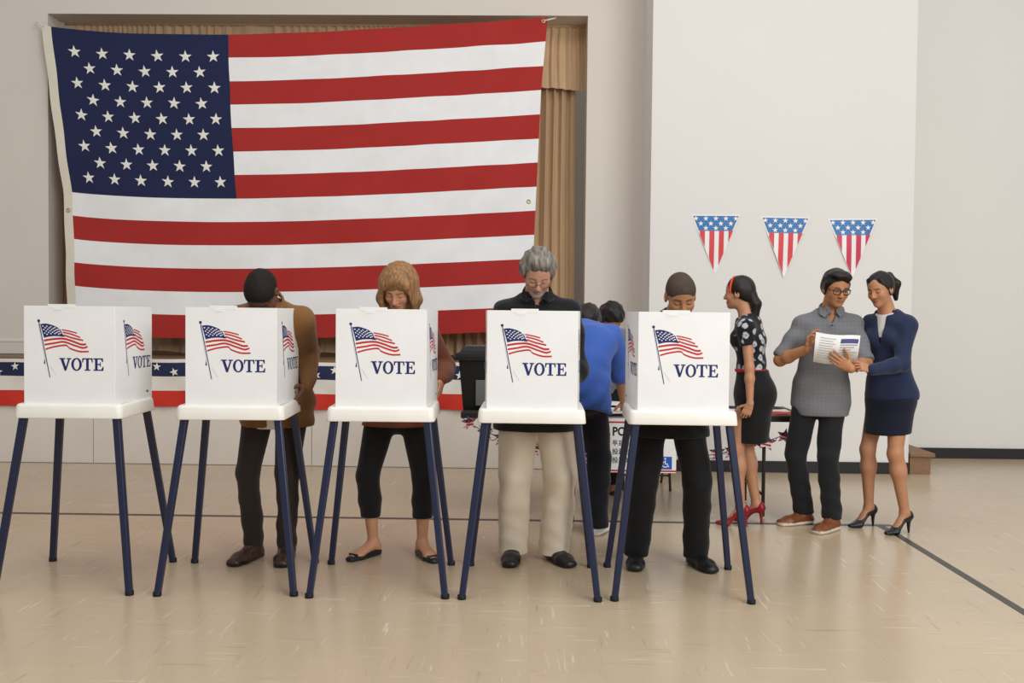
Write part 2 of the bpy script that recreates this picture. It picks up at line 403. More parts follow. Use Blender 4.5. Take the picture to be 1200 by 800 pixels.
# ------------------------------------------------------------------ voting booths
def PX(x, y): return ((x-489)/1200.0, (-(y-130))/1200.0)       # print drawing units, from panel top centre
def ribbon(pts, w):
    n = len(pts); up = []; dn = []
    for i, (x, z) in enumerate(pts):
        ww = w if not isinstance(w, (list, tuple)) else w[i]
        up.append((x, z+ww/2)); dn.append((x, z-ww/2))
    return dn+up[::-1]
def smooth_line(p, n=5):
    out = []
    P = [p[0]]+list(p)+[p[-1]]
    for i in range(1, len(P)-2):
        a, b, c, d = [np.array(q, float) for q in P[i-1:i+3]]
        for k in range(n):
            t = k/n; out.append(tuple(.5*((2*b)+(-a+c)*t+(2*a-5*b+4*c-d)*t*t+(-a+3*b-3*c+d)*t**3)))
    out.append(tuple(p[-1])); return out
def print_mesh():
    bm = bmesh.new()
    q = lambda L: [PX(*p) for p in L]
    cant = smooth_line(q([(312, 242), (350, 239), (400, 253), (435, 275), (446, 300), (460, 319), (420, 315), (375, 317), (335, 326)]), 3)
    add_poly(bm, [cant], 0, .0008)
    # white stars in the canton: slanting rows of small lozenges
    for i in range(9):
        for j in range(6):
            if (i+j) % 2: continue
            u, v = (i+.8)/9.6, (j+.8)/6.6
            x = 316+v*20*(1-u)+u*(118+v*14); y = 246+v*72*(1-u)+u*(26+v*40)+(-8*math.sin(u*3))
            add_poly(bm, [[PX(x-5.5, y), PX(x, y+4.5), PX(x+5.5, y), PX(x, y-4.5)]], 2, .0014)
    S = [([(443, 276), (490, 284), (536, 296)], 8), ([(449, 291), (500, 302), (556, 322)], 9), ([(456, 308), (510, 326), (574, 340)], 10),
         ([(334, 343), (395, 333), (455, 331), (510, 346), (560, 364), (592, 364)], 12), ([(338, 368), (395, 359), (455, 350), (520, 371), (572, 386), (602, 378)], 11),
         ([(344, 396), (400, 380), (468, 371), (492, 389), (550, 408), (608, 408)], 10)]
    for p, w in S:
        add_poly(bm, [ribbon(smooth_line(q(p)), w/1200.0)], 1, .0008)
    a, b = PX(304, 228), PX(371, 570)
    nx = .0022
    add_poly(bm, [[(a[0]-nx, a[1]), (b[0]-nx, b[1]), (b[0]+nx, b[1]), (a[0]+nx, a[1])]], 0, .001)
    add_poly(bm, [[(PX(303, 222)[0]+.0075*math.cos(k*PI/6), PX(303, 222)[1]+.0075*math.sin(k*PI/6)) for k in range(12)]], 0, .001)
    for c0, c1 in (((302, 245), (340, 455)), ((372, 500), (410, 560))):
        a, b = PX(*c0), PX(*c1); add_poly(bm, [[(a[0]-.0007, a[1]), (b[0]-.0007, b[1]), (b[0]+.0007, b[1]), (a[0]+.0007, a[1])]], 3, .0008)
    add_poly(bm, [[PX(340, 450), PX(333, 485), PX(343, 487)]], 0, .001)
    me = bpy.data.meshes.new('printed_flag'); bm.to_mesh(me); bm.free()
    for m in (M_pnavy, M_pred, M_pwhite, M_pgrey): me.materials.append(m)
    return me
def vote_mesh():
    """slab-serif capitals, cap height 1"""
    def arc(cx, cz, rx, rz, n=26): return [(cx+rx*math.cos(2*PI*k/n), cz+rz*math.sin(2*PI*k/n)) for k in range(n)]
    bm = bmesh.new(); h = .064; s = .095
    f = lambda x, z, d: Vector((x*h*.88, -d, z*h))
    P = []
    P.append([[(.12, 1-s), (.47, -.01), (.63, -.01), (.96, 1-s), (.80, 1-s), (.60, .30), (.38, 1-s)]])
    P.append([[(.0, 1-s), (.53, 1-s), (.53, 1), (.0, 1)]]); P.append([[(.67, 1-s), (1.08, 1-s), (1.08, 1), (.67, 1)]])
    P.append([arc(1.56, .5, .48, .52), arc(1.56, .5, .25, .42)[::-1]])
    P.append([[(2.43, s), (2.66, s), (2.66, 1-s), (2.43, 1-s)]])
    P.append([[(2.08, 1-s), (3.01, 1-s), (3.01, 1), (2.08, 1)]]); P.append([[(2.29, 0), (2.80, 0), (2.80, s), (2.29, s)]])
    P.append([[(2.08, 1), (2.06, .66), (2.14, .66), (2.22, 1-s)]]); P.append([[(3.01, 1), (3.03, .66), (2.95, .66), (2.87, 1-s)]])
    P.append([[(3.23, s), (3.46, s), (3.46, 1-s), (3.23, 1-s)]])
    P.append([[(3.08, 1-s), (3.95, 1-s), (3.95, 1), (3.08, 1)]]); P.append([[(3.08, 0), (3.98, 0), (3.98, s), (3.08, s)]])
    P.append([[(3.46, .46), (3.72, .46), (3.72, .56), (3.46, .56)]])
    P.append([[(3.67, .34), (3.75, .34), (3.75, .68), (3.67, .68)]])
    P.append([[(3.95, 1), (3.96, .70), (3.88, .70), (3.78, 1-s)]]); P.append([[(3.98, 0), (4.01, .33), (3.93, .33), (3.80, s)]])
    for p in P: add_poly(bm, p, 0, .001, f)
    me = bpy.data.meshes.new('lettering'); bm.to_mesh(me); bm.free(); me.materials.append(M_pnavy); return me
ME_print, ME_vote = print_mesh(), vote_mesh()
bm = bmesh.new()
for x in (0, .011, .017): add_poly(bm, [[(x, 0), (x+.008 if x != .011 else x+.004, 0), (x+.008 if x != .011 else x+.004, .010), (x, .012)]], 0, .001)
ME_mark = bpy.data.meshes.new('maker_mark'); bm.to_mesh(ME_mark); bm.free(); ME_mark.materials.append(M_black)
def tray_mesh():
    bm = bmesh.new()
    def ring(w, d0, d1, z, rad):
        pts = []; n = 6
        for cx, cy, a0 in ((w-rad, d1-rad, 0), (-w+rad, d1-rad, PI/2), (-w+rad, d0+rad, PI), (w-rad, d0+rad, 1.5*PI)):
            for k in range(n): a = a0+k*PI/2/(n-1); pts.append(bm.verts.new((cx+rad*math.cos(a), cy+rad*math.sin(a), z)))
        return pts
    R = [ring(.276, -.262, .242, .883, .03), ring(.277, -.263, .243, .888, .03), ring(.272, -.258, .238, .94, .032), ring(.268, -.254, .234, .951, .032), ring(.258, -.244, .224, .956, .028),
         ring(.250, -.236, .216, .951, .024), ring(.20, -.19, .17, .950, .02)]
    inn = [ring(.270, -.256, .236, .883, .028), ring(.262, -.248, .228, .935, .028)]
    seq = inn[::-1]+R
    for A, B in zip(seq[:-1], seq[1:]):
        for i in range(len(A)): bm.faces.new((A[i], A[(i+1) % len(A)], B[(i+1) % len(A)], B[i]))
    bm.faces.new(R[-1]); bm.faces.new(inn[1][::-1])
    bmesh.ops.recalc_face_normals(bm, faces=bm.faces[:])
    for fc in bm.faces: fc.smooth = True
    me = bpy.data.meshes.new('tray'); bm.to_mesh(me); bm.free(); me.materials.append(M_tray); return me
ME_tray = tray_mesh()
def panel_mesh(w, h, th=.005, tab=False, bow=0):
    """upright panel centred in x, front face at y=0, z from 0 (bottom) to h"""
    bm = bmesh.new()
    add_box(bm, (-w/2, 0, 0), (w/2, th, h), .0012)
    if tab:
        add_box(bm, (-.11, -.001, h-.012), (.03, th+.001, h+.009), .002)
        add_box(bm, (-.085, -.002, h-.022), (-.035, 0, h-.006), .0008)
    for sx in (-1, 1):
        add_box(bm, (sx*w*.40-.018, -.0012, -.004), (sx*w*.40+.018, th, .003), .0006)
    me = bpy.data.meshes.new('panel'); bm.to_mesh(me); bm.free(); me.materials.append(M_panel); return me
PH = .503; PW = .462; SD = .45
ME_front = panel_mesh(PW, PH, tab=True); ME_side = panel_mesh(SD, PH)
def leg_mesh(a, b, w=.0185):
    bm = bmesh.new(); a = Vector(a); b = Vector(b); n = 12
    def ring(c, r, z=None):
        return [bm.verts.new((c.x+r*np.sign(math.cos(t))*abs(math.cos(t))**.35, c.y+r*np.sign(math.sin(t))*abs(math.sin(t))**.35, c.z)) for t in [2*PI*(k+.5)/n for k in range(n)]]
    A = ring(a, w*1.08); B = ring(b, w*.92)
    for i in range(n): bm.faces.new((A[i], B[i], B[(i+1) % n], A[(i+1) % n]))
    bm.faces.new(A[::-1]); bm.faces.new(B)
    bmesh.ops.recalc_face_normals(bm, faces=bm.faces[:])
    return bm
def cap_mesh(c, w):
    bm = bmesh.new(); add_tube(bm, [Vector(c)+Vector((0, 0, .022)), Vector(c)+Vector((0, 0, .004)), Vector(c)], [w*1.02, w*1.04, w*1.0], 12); bmesh.ops.recalc_face_normals(bm, faces=bm.faces[:]); return bm
def booth(x, y, rz, label, splayL=.03, splayR=.03):
    t = empty('voting_booth', (x, y, 0), rz, label=label, cat='booth', group='voting booths in the row')
    link('tray', ME_tray, None, t)
    for sx in (-1, 1):
        for sy in (-1, 1):
            a = (sx*.232, -.215 if sy < 0 else .195, .935); b = (sx*.342, sy*.333, .0)
            cnm = cap_mesh(b, .0212)
            top = Vector(a); bt = Vector(b)+(top-Vector(b))*.012
            lg = bmesh_obj('leg', leg_mesh(top, bt), M_leg, t)
            bmesh_obj('foot_cap', cnm, M_cap, lg, smooth=True)
    fp = link('front_panel', ME_front, None, t); fp.location = (0, -.232, .953)
    pr = link('printed_flag', ME_print, None, fp); pr.location = (0, 0, PH)
    lt = link('lettering', ME_vote, None, fp); lt.location = (PX(428, 0)[0], 0, PX(0, 526)[1]+PH)
    for s, sp in ((-1, splayL), (1, splayR)):
        ang = math.atan(sp/SD)
        sd = link('side_panel', ME_side, None, t)
        # outward face is local -y
        cx = s*(PW/2+SD/2*math.sin(ang)+.001); cy = -.232+.004+SD/2*math.cos(ang)
        sd.location = (cx, cy, .953); sd.rotation_euler = (0, 0, s*(PI/2-ang))
        p2 = link('printed_flag', ME_print, None, sd); p2.location = (.03 if s > 0 else .02, 0, PH)
        l2 = link('lettering', ME_vote, None, sd); l2.location = (PX(428, 0)[0]+(.03 if s > 0 else .02), 0, PX(0, 526)[1]+PH)
        mk = link('maker_mark', ME_mark, None, sd); mk.location = (.15 if s > 0 else -.19, 0, .035)
    return t
booth(-2.372, 5.275, .03, 'first voting booth from the left, with nobody standing behind it')
booth(-1.552, 5.295, .055, 'white voting booth on navy legs in front of man in brown jacket')
booth(-.778, 5.30, .035, 'white voting booth in front of the blonde woman with black cropped leggings')
booth(.004, 5.302, -.005, 'white voting booth in front of the grey haired man in pale trousers')
booth(.778, 5.312, -.02, 'rightmost voting booth, its left side panel showing, before man in black suit')
# ------------------------------------------------------------------ table and what is on it
TX0, TX1, TY0, TY1, TZ = -.50, 1.96, 7.04, 7.76, .735
t = empty('folding_table', ((TX0+TX1)/2, (TY0+TY1)/2, 0), label='long dark folding table behind the booths, holding ballot bin and runner', cat='table')
cx, cy = (TX0+TX1)/2, (TY0+TY1)/2
box('table_top', (TX0-cx, TY0-cy, TZ-.045), (TX1-cx, TY1-cy, TZ), M_table, t, bev=.006)
for lx in (-.05-cx, 1.66-cx):
    for ly in (-.30, .30):
        tube('leg', [(lx, ly, TZ-.04), (lx, ly, .01)], .013, M_metal, t)
    tube('crossbar', [(lx, -.30, .16), (lx, .30, .16)], .010, M_metal, t)
    tube('crossbar', [(lx, -.30, .5), (lx, .30, .5)], .010, M_metal, t)
t = empty('table_runner', (cx, TY0, TZ), label='blue white and red striped runner lying along the dark table top', cat='runner')
for nm, y0, y1, m in (('red_stripe', .06, .26, M_bunred), ('white_stripe', .26, .44, M_bunwhite), ('blue_stripe', .44, .66, M_blueprint)):
    bm = bmesh.new(); n = 40; g = [[], []]
    for i in range(n+1):
        x = .06-cx+(1.90-.06)*i/n; z = .003+.002*math.sin(i*1.7+y0*9)
        g[0].append(bm.verts.new((x, y0, z))); g[1].append(bm.verts.new((x, y1, z+.001)))
    for i in range(n): bm.faces.new((g[0][i], g[0][i+1], g[1][i+1], g[1][i]))
    bmesh_obj(nm, bm, M_navy if nm == 'blue_stripe' else m, t, smooth=True)
# ballot bin
t = empty('ballot_bin', (-.325, 7.33, TZ), label='black plastic ballot bin with lid on the left end of the dark table', cat='bin')
bm = bmesh.new()
def ringbox(w, d, z): return [bm.verts.new((a*w, b*d, z)) for a, b in ((-1, -1), (1, -1), (1, 1), (-1, 1))]
R = [ringbox(.165, .135, 0), ringbox(.17, .14, .02), ringbox(.20, .17, .36), ringbox(.235, .20, .362), ringbox(.235, .20, .385), ringbox(.20, .17, .386)]
for A, B in zip(R[:-1], R[1:]):
    for i in range(4): bm.faces.new((A[i], A[(i+1) % 4], B[(i+1) % 4], B[i]))
bm.faces.new(R[0][::-1]); bm.faces.new(R[-1])
bmesh_obj('tub', bm, M_bin, t)
bm = bmesh.new(); R = [ringbox(.225, .19, .386), ringbox(.222, .187, .41), ringbox(.19, .16, .425), ringbox(.18, .15, .455), ringbox(.165, .135, .463)]
for A, B in zip(R[:-1], R[1:]):
    for i in range(4): bm.faces.new((A[i], A[(i+1) % 4], B[(i+1) % 4], B[i]))
bm.faces.new(R[-1]); bm.faces.new(R[0][::-1])
bmesh_obj('lid', bm, M_bin, t)
bm = bmesh.new(); add_box(bm, (-.075, -.166, .05), (.12, -.158, .235), .002, M=Matrix.Translation((0, -.006, 0)) @ Matrix.Rotation(.085, 4, 'X')); bmesh_obj('grey_plate', bm, M_binlab, t)
# polling sign hanging off the table front
t = empty('polling_sign', (.785, TY0-.062, TZ-.02), label='white POLLING PLACE sign with red borders hung from the table front', cat='sign')
box('sheet', (-.26, -.004, -.385), (.235, 0, .0), M_paper, t)
box('folded_top', (-.26, -.004, -.003), (.235, .061, .0), M_paper, t)
for z in (-.032, -.372):
    bm = bmesh.new(); add_poly(bm, [[(-.26, z-.006), (.235, z-.006), (.235, z+.006), (-.26, z+.006)]], t=.005); bmesh_obj('red_border', bm, M_pred, t)
text('lettering', 'POLLING', .085, (-.215, -.0045, -.125), M_black, t, .0025, sx=.85)
text('lettering', 'PLACE', .085, (-.06, -.0045, -.205), M_black, t, .0025, sx=.85)
for i, w in enumerate(('투표소', '投票所', '投票站')):
    text('lettering', w, .045, (-.215, -.0045, -.195-i*.06), M_black, t, .0006)
bm = bmesh.new()
for i in range(9):
    z = -.10-i*.025; add_poly(bm, [[(-.255, z), (-.235, z-.012), (-.255, z-.018)]], t=.005); add_poly(bm, [[(-.228, z-.008), (-.246, z-.02), (-.228, z-.03)]], t=.005)
bmesh_obj('border_pattern', bm, M_pred, t, kind='stuff')
bm = bmesh.new(); add_poly(bm, [[(.12, -.36), (.205, -.36), (.205, -.27), (.12, -.27)]], t=.005)
bs = bmesh_obj('access_symbol', bm, M_blueprint, t)
bm = bmesh.new()
arc = [(.158+.022*math.cos(a), -.325+.022*math.sin(a)) for a in np.linspace(PI*.6, PI*1.95, 12)]
arc2 = [(.158+.016*math.cos(a), -.325+.016*math.sin(a)) for a in np.linspace(PI*1.95, PI*.6, 12)]
add_poly(bm, [arc+arc2], t=.006); add_poly(bm, [[(.156, -.325), (.163, -.325), (.161, -.295), (.155, -.295)]], t=.006); add_poly(bm, [[(.160, -.318), (.175, -.318), (.186, -.343), (.180, -.345), (.171, -.325), (.160, -.325)]], t=.006)
add_poly(bm, [[(.158+.006*math.cos(a), -.284+.006*math.sin(a)) for a in np.linspace(0, 2*PI, 10, endpoint=False)]], t=.006)
bmesh_obj('wheelchair_mark', bm, M_penwhite, bs)
# star garland swagged along the table front
def garland():
    root = empty('star_garland', (cx, TY0-.02, TZ), label='swag of flag patterned paper stars along the front of the table', cat='garland')
    x0, x1 = TX0-cx+.01, TX1-cx-.02
    def cv(u):
        return Vector((x0+(x1-x0)*u, -.012, -.035-.29*(1-(2*u-1)**2)**.8))
    tube('cord', [cv(u) for u in np.linspace(0, 1, 60)], .003, M_pnavy, root, 5)
    def star_me(ph):
        bm = bmesh.new(); R = .066
        S = star_pts(0, 0, R, 0, .45)
        # blue starred top and red/white lower stripes, cut from one star outline
        def clip(poly, z0, z1):
            def cl(P, f):
                o = []
                for i in range(len(P)):
                    a, b = P[i-1], P[i]; fa, fb = f(a), f(b)
                    if (fa >= 0) != (fb >= 0):
                        k = fa/(fa-fb); o.append((a[0]+(b[0]-a[0])*k, a[1]+(b[1]-a[1])*k))
                    if fb >= 0: o.append(b)
                return o
            return cl(cl(poly, lambda p: p[1]-z0), lambda p: z1-p[1])
        zs = [-.07, -.038, -.026, -.014, -.002, .01, .07]; mi = [1, 2, 1, 2, 1, 0]
        for k in range(6):
            tri = [[(0, 0), S[i], S[(i+1) % 10]] for i in range(10)]
            for T in tri:
                c = clip(T, zs[k], zs[k+1])
                if len(c) >= 3:
                    try: fc = bm.faces.new([bm.verts.new((x, -.006-.004*math.sin(x*40+ph), z)) for x, z in c]); fc.material_index = mi[k]
                    except ValueError: pass
        bmesh.ops.remove_doubles(bm, verts=bm.verts[:], dist=1e-5)
        for sx, sz in ((-.02, .025), (0, .018), (.02, .025), (-.008, .032), (.009, .033), (0, .045), (-.035, .014), (.034, .014)):
            f5 = [bm.verts.new((a, -.0115, b)) for a, b in star_pts(sx, sz, .005)]; fc = bm.faces.new(f5); fc.material_index = 2
        bmesh.ops.recalc_face_normals(bm, faces=bm.faces[:])
        me = bpy.data.meshes.new('paper_star'); bm.to_mesh(me); bm.free()
        for m in (M_pnavy, M_pred, M_penwhite): me.materials.append(m)
        return me
    MS = [star_me(0), star_me(2)]
    N = 21
    for i in range(N):
        o = link('paper_star', MS[i % 2], None, root); u = (i+.5)/N
        o.location = cv(u)+Vector((random.uniform(-.01, .01), -.008*(i % 3), random.uniform(-.015, .015)))
        o.rotation_euler = (random.uniform(-.15, .15), random.uniform(-.3, .3), random.uniform(-.25, .25)); q = random.uniform(.85, 1.12); o.scale = (q, q, q)
    rb = bmesh.new()
    for i in range(34):
        u = random.random(); c = cv(u)+Vector((0, -.01, random.uniform(-.03, .03))); a = random.uniform(0, 6.28); L = random.uniform(.03, .06)
        pts = [c+Vector((math.cos(a)*L*(k-3)/3, -.008*math.sin(k*2.1), math.sin(a)*L*(k-3)/3+.008*math.cos(k*2.1))) for k in range(7)]
        add_tube(rb, pts, .0028, 4, mi=i % 3)
    bmesh_obj('ribbon_curls', rb, [M_pnavy, M_pred, M_penwhite], root, kind='stuff')
garland()
# leaflets on the table
for i, (x, y, r, lab) in enumerate(((.60, 7.10, .3, 'loose white leaflet on the table by the hand of man in blue'), (.66, 7.83-.2, -.4, 'white leaflet lying farther back on the table near booth five'))):
    o = box('leaflet', (-.105, -.148, 0), (.105, .148, .004), M_paper, label=lab, cat='leaflet'); o.location = (x, y, TZ+.012+.006*i); o.rotation_euler.z = r
# folding chair behind the table
t = empty('folding_chair', (.95, 8.3, 0), label='brown metal folding chair standing behind the table', cat='chair')
for s in (-1, 1):
    tube('leg', [(s*.19, -.20, .0), (s*.19, .0, .45), (s*.19, .14, .82)], .011, M_chair, t)
    tube('leg', [(s*.17, .22, .0), (s*.17, -.15, .44)], .011, M_chair, t)
box('seat', (-.19, -.18, .44), (.19, .2, .465), M_chair, t, bev=.01)
box('backrest', (-.2, .09, .62), (.2, .11, .80), M_chair, t, bev=.008)
tube('rung', [(-.19, -.15, .12), (.19, -.15, .12)], .008, M_chair, t)
# ------------------------------------------------------------------ figures: distance-field modelling meshed by surface nets
def V3(*a): return np.array(a[0] if len(a) == 1 else a, float)
def unit(v): v = np.asarray(v, float); return v/(np.linalg.norm(v)+1e-12)
def axis(lo, hi, coarse, fine):
    """grid coordinates, coarse steps with finer ones inside the given intervals"""
    c = [lo]
    while c[-1] < hi:
        x = c[-1]; st = coarse
        for a, b, s in fine:
            if a-1e-9 <= x < b: st = min(st, s)
            elif x < a < x+st: st = min(st, max(a-x, s))
        c.append(x+st)
    return np.array(c, np.float32)
class Vol:
    def __init__(s, lo, hi, step, fine=()):
        s.ax = [axis(lo[i], hi[i], step, [(f[0][i], f[1][i], f[2]) for f in fine]) for i in range(3)]
        s.F = np.full([len(a) for a in s.ax], .3, np.float32)
    def put(s, fn, lo, hi, k=.0, cuts=(), sub=False):
        k = max(k, 1e-5); sl = []
        for i in range(3):
            a = int(np.searchsorted(s.ax[i], lo[i]-k-.012)); b = int(np.searchsorted(s.ax[i], hi[i]+k+.012))
            if b <= a: return s
            sl.append(slice(a, b))
        X = s.ax[0][sl[0]][:, None, None]; Y = s.ax[1][sl[1]][None, :, None]; Z = s.ax[2][sl[2]][None, None, :]
        d = fn(X, Y, Z)
        for c, n in cuts: d = np.maximum(d, (X-c[0])*n[0]+(Y-c[1])*n[1]+(Z-c[2])*n[2])
        G = s.F[tuple(sl)]
        if sub:
            d = -d; h = np.maximum(k-np.abs(G-d), 0)/k; s.F[tuple(sl)] = np.maximum(G, d)+h*h*k*.25
        else:
            h = np.maximum(k-np.abs(G-d), 0)/k; s.F[tuple(sl)] = np.minimum(G, d)-h*h*k*.25
        return s
    def ec(s, A, B, ra, rb, u=(1, 0, 0), k=.02, cap=1.0, cuts=(), sub=False):
        """cone of elliptic section from A to B; ra, rb = radius or (radius along u, radius across)"""
        A = V3(A); B = V3(B); w = B-A; L = np.linalg.norm(w)+1e-9; w = w/L
        u = V3(u)-w*np.dot(V3(u), w)
        if np.linalg.norm(u) < 1e-3: u = V3(0, 1, 0)-w*w[1]
        u = unit(u); v = np.cross(w, u)
        a0, b0 = ra if isinstance(ra, tuple) else (ra, ra); a1, b1 = rb if isinstance(rb, tuple) else (rb, rb)
        m = max(a0, b0, a1, b1); lo = np.minimum(A, B)-m; hi = np.maximum(A, B)+m
        f32 = np.float32
        def fn(X, Y, Z):
            X = X-f32(A[0]); Y = Y-f32(A[1]); Z = Z-f32(A[2])
            tw = X*f32(w[0])+Y*f32(w[1])+Z*f32(w[2]); t = np.clip(tw/f32(L), 0, 1)
            pu = X*f32(u[0])+Y*f32(u[1])+Z*f32(u[2]); pv = X*f32(v[0])+Y*f32(v[1])+Z*f32(v[2]); pw = tw-t*f32(L)
            a = f32(a0)+f32(a1-a0)*t; b = f32(b0)+f32(b1-b0)*t; c = np.minimum(a, b)*f32(cap)
            k0 = np.sqrt((pu/a)**2+(pv/b)**2+(pw/c)**2); k1 = np.sqrt((pu/(a*a))**2+(pv/(b*b))**2+(pw/(c*c))**2)+f32(1e-6)
            return k0*(k0-1)/k1
        return s.put(fn, lo, hi, k, cuts, sub)
    def el(s, c, r, R=None, k=.02, cuts=(), sub=False):
        c = V3(c); r = V3(r); R = np.eye(3) if R is None else R; m = float(max(r)); f32 = np.float32
        def fn(X, Y, Z):
            X = X-f32(c[0]); Y = Y-f32(c[1]); Z = Z-f32(c[2])
            q = [X*f32(R[0, i])+Y*f32(R[1, i])+Z*f32(R[2, i]) for i in range(3)]
            k0 = np.sqrt(sum((q[i]/f32(r[i]))**2 for i in range(3))); k1 = np.sqrt(sum((q[i]/f32(r[i]**2))**2 for i in range(3)))+f32(1e-6)
            return k0*(k0-1)/k1
        return s.put(fn, c-m, c+m, k, cuts, sub)
    def cut(s, c, n):
        X = s.ax[0][:, None, None]; Y = s.ax[1][None, :, None]; Z = s.ax[2][None, None, :]
        n = unit(n); s.F = np.maximum(s.F, ((X-c[0])*n[0]+(Y-c[1])*n[1]+(Z-c[2])*n[2]).astype(np.float32)); return s
    def folds(s, amp, fr, seed=0, z0=None, z1=None, tilt=0.0):
        X = s.ax[0][:, None, None]; Y = s.ax[1][None, :, None]; Z = s.ax[2][None, None, :]
        w = .9*np.sin(7*X+seed)+.8*np.sin(9*Z+2*seed)+.6*np.sin(11*Y-seed)
        n = np.sin(fr[0]*X+fr[1]*Y+fr[2]*Z+2.2*w+seed)+.6*np.sin(.6*fr[2]*Z-1.3*fr[0]*X+1.9*w+3*seed+fr[1]*Y)
        g = 1.0
        if z0 is not None: g = np.clip((z1-Z)/(z1-z0), 0, 1)
        s.F += (amp*g*n).astype(np.float32); return s
    def mesh(s):
        F = s.F; ax = s.ax; nx, ny, nz = F.shape; I = F < 0
        cnt = np.zeros((nx-1, ny-1, nz-1), np.int8)
        for i in (0, 1):
            for j in (0, 1):
                for k in (0, 1): cnt += I[i:nx-1+i, j:ny-1+j, k:nz-1+k]
        cells = np.argwhere((cnt > 0) & (cnt < 8)); n = len(cells)
        ids = np.full(cnt.shape, -1, np.int32); ids[cells[:, 0], cells[:, 1], cells[:, 2]] = np.arange(n)
        acc = np.zeros((n, 3)); num = np.zeros(n)
        crn = [(i, j, k) for i in (0, 1) for j in (0, 1) for k in (0, 1)]
        pos = {}; val = {}
        for c in crn:
            ii = cells+np.array(c); val[c] = F[ii[:, 0], ii[:, 1], ii[:, 2]].astype(float)
            pos[c] = np.stack([ax[d][ii[:, d]] for d in range(3)], 1).astype(float)
        for c in crn:
            for d in range(3):
                if c[d] == 0:
                    e = list(c); e[d] = 1; e = tuple(e); a, b = val[c], val[e]; x = (a < 0) != (b < 0)
                    t = np.where(x, a/np.where(x, a-b, 1), 0)[:, None]
                    acc += np.where(x[:, None], pos[c]+(pos[e]-pos[c])*t, 0); num += x
        V = acc/num[:, None]; Q = []
        for d in range(3):
            u, v = (d+1) % 3, (d+2) % 3
            sl0 = [slice(None)]*3; sl1 = [slice(None)]*3; sl0[d] = slice(0, -1); sl1[d] = slice(1, None)
            A = I[tuple(sl0)]; B = I[tuple(sl1)]
            e = np.argwhere(A != B); e = e[(e[:, u] > 0) & (e[:, v] > 0) & (e[:, u] < F.shape[u]-1) & (e[:, v] < F.shape[v]-1)]
            s0 = A[e[:, 0], e[:, 1], e[:, 2]]
            def cid(du, dv):
                q = e.copy(); q[:, u] -= du; q[:, v] -= dv; return ids[q[:, 0], q[:, 1], q[:, 2]]
            q = np.stack([cid(1, 1), cid(0, 1), cid(0, 0), cid(1, 0)], 1)
            q[~s0] = q[~s0][:, ::-1]; Q.append(q)
        Q = np.concatenate(Q); Q = Q[(Q >= 0).all(1)]
        return V, Q
def np_mesh(name, V, Q, col=None):
    me = bpy.data.meshes.new(name); me.vertices.add(len(V)); me.vertices.foreach_set('co', V.astype(np.float32).ravel())
    me.loops.add(Q.size); me.loops.foreach_set('vertex_index', Q.astype(np.int32).ravel())
    me.polygons.add(len(Q)); me.polygons.foreach_set('loop_start', np.arange(0, Q.size, 4, dtype=np.int32))
    me.polygons.foreach_set('use_smooth', np.ones(len(Q), bool))
    me.update(calc_edges=True)
    if col is not None:
        at = me.color_attributes.new('Col', 'FLOAT_COLOR', 'POINT')
        at.data.foreach_set('color', np.concatenate([col, np.ones((len(V), 1))], 1).astype(np.float32).ravel())
    return me
def volobj(name, vol, m, parent, colfn=None, smooth=1, **k):
    V, Q = vol.mesh()
    for _ in range(smooth):                      # light relaxation towards face centres
        fc = V[Q].mean(1); acc = np.zeros_like(V); n = np.zeros(len(V))
        for i in range(4):
            for d in range(3): acc[:, d] += np.bincount(Q[:, i], fc[:, d], len(V))
            n += np.bincount(Q[:, i], minlength=len(V))
        V = V*.45+.55*acc/np.maximum(n, 1)[:, None]
    return link(name, np_mesh(name, V, Q, colfn(V) if colfn else None), m, parent, **k)
def ik(a, b, l1, l2, pole):
    a = V3(a); b = V3(b); d = b-a; D = np.linalg.norm(d); Dm = min(D, (l1+l2)*.999); d = d/D
    x = (l1*l1-l2*l2+Dm*Dm)/(2*Dm); h = math.sqrt(max(l1*l1-x*x, 0)); p = V3(pole); p = unit(p-d*np.dot(p, d))
    return a+d*x+p*h, a+d*Dm
def rotm(rx=0, ry=0, rz=0):
    """columns = head axes (left, back, up); rx>0 nods forward (face down), rz turns face towards +x, ry tilts"""
    return np.array(Matrix.Rotation(rz, 3, 'Z') @ Matrix.Rotation(rx, 3, 'X') @ Matrix.Rotation(ry, 3, 'Y'))
M_skin = mat('skin', '#c08a68', rough=.52, spec=.35, var=.05, vscale=30, bump=.03, bscale=150, attr=True)
M_shoe = mat('shoe leather', '#333333', rough=.4, spec=.45, var=.05, vscale=20, attr=True)
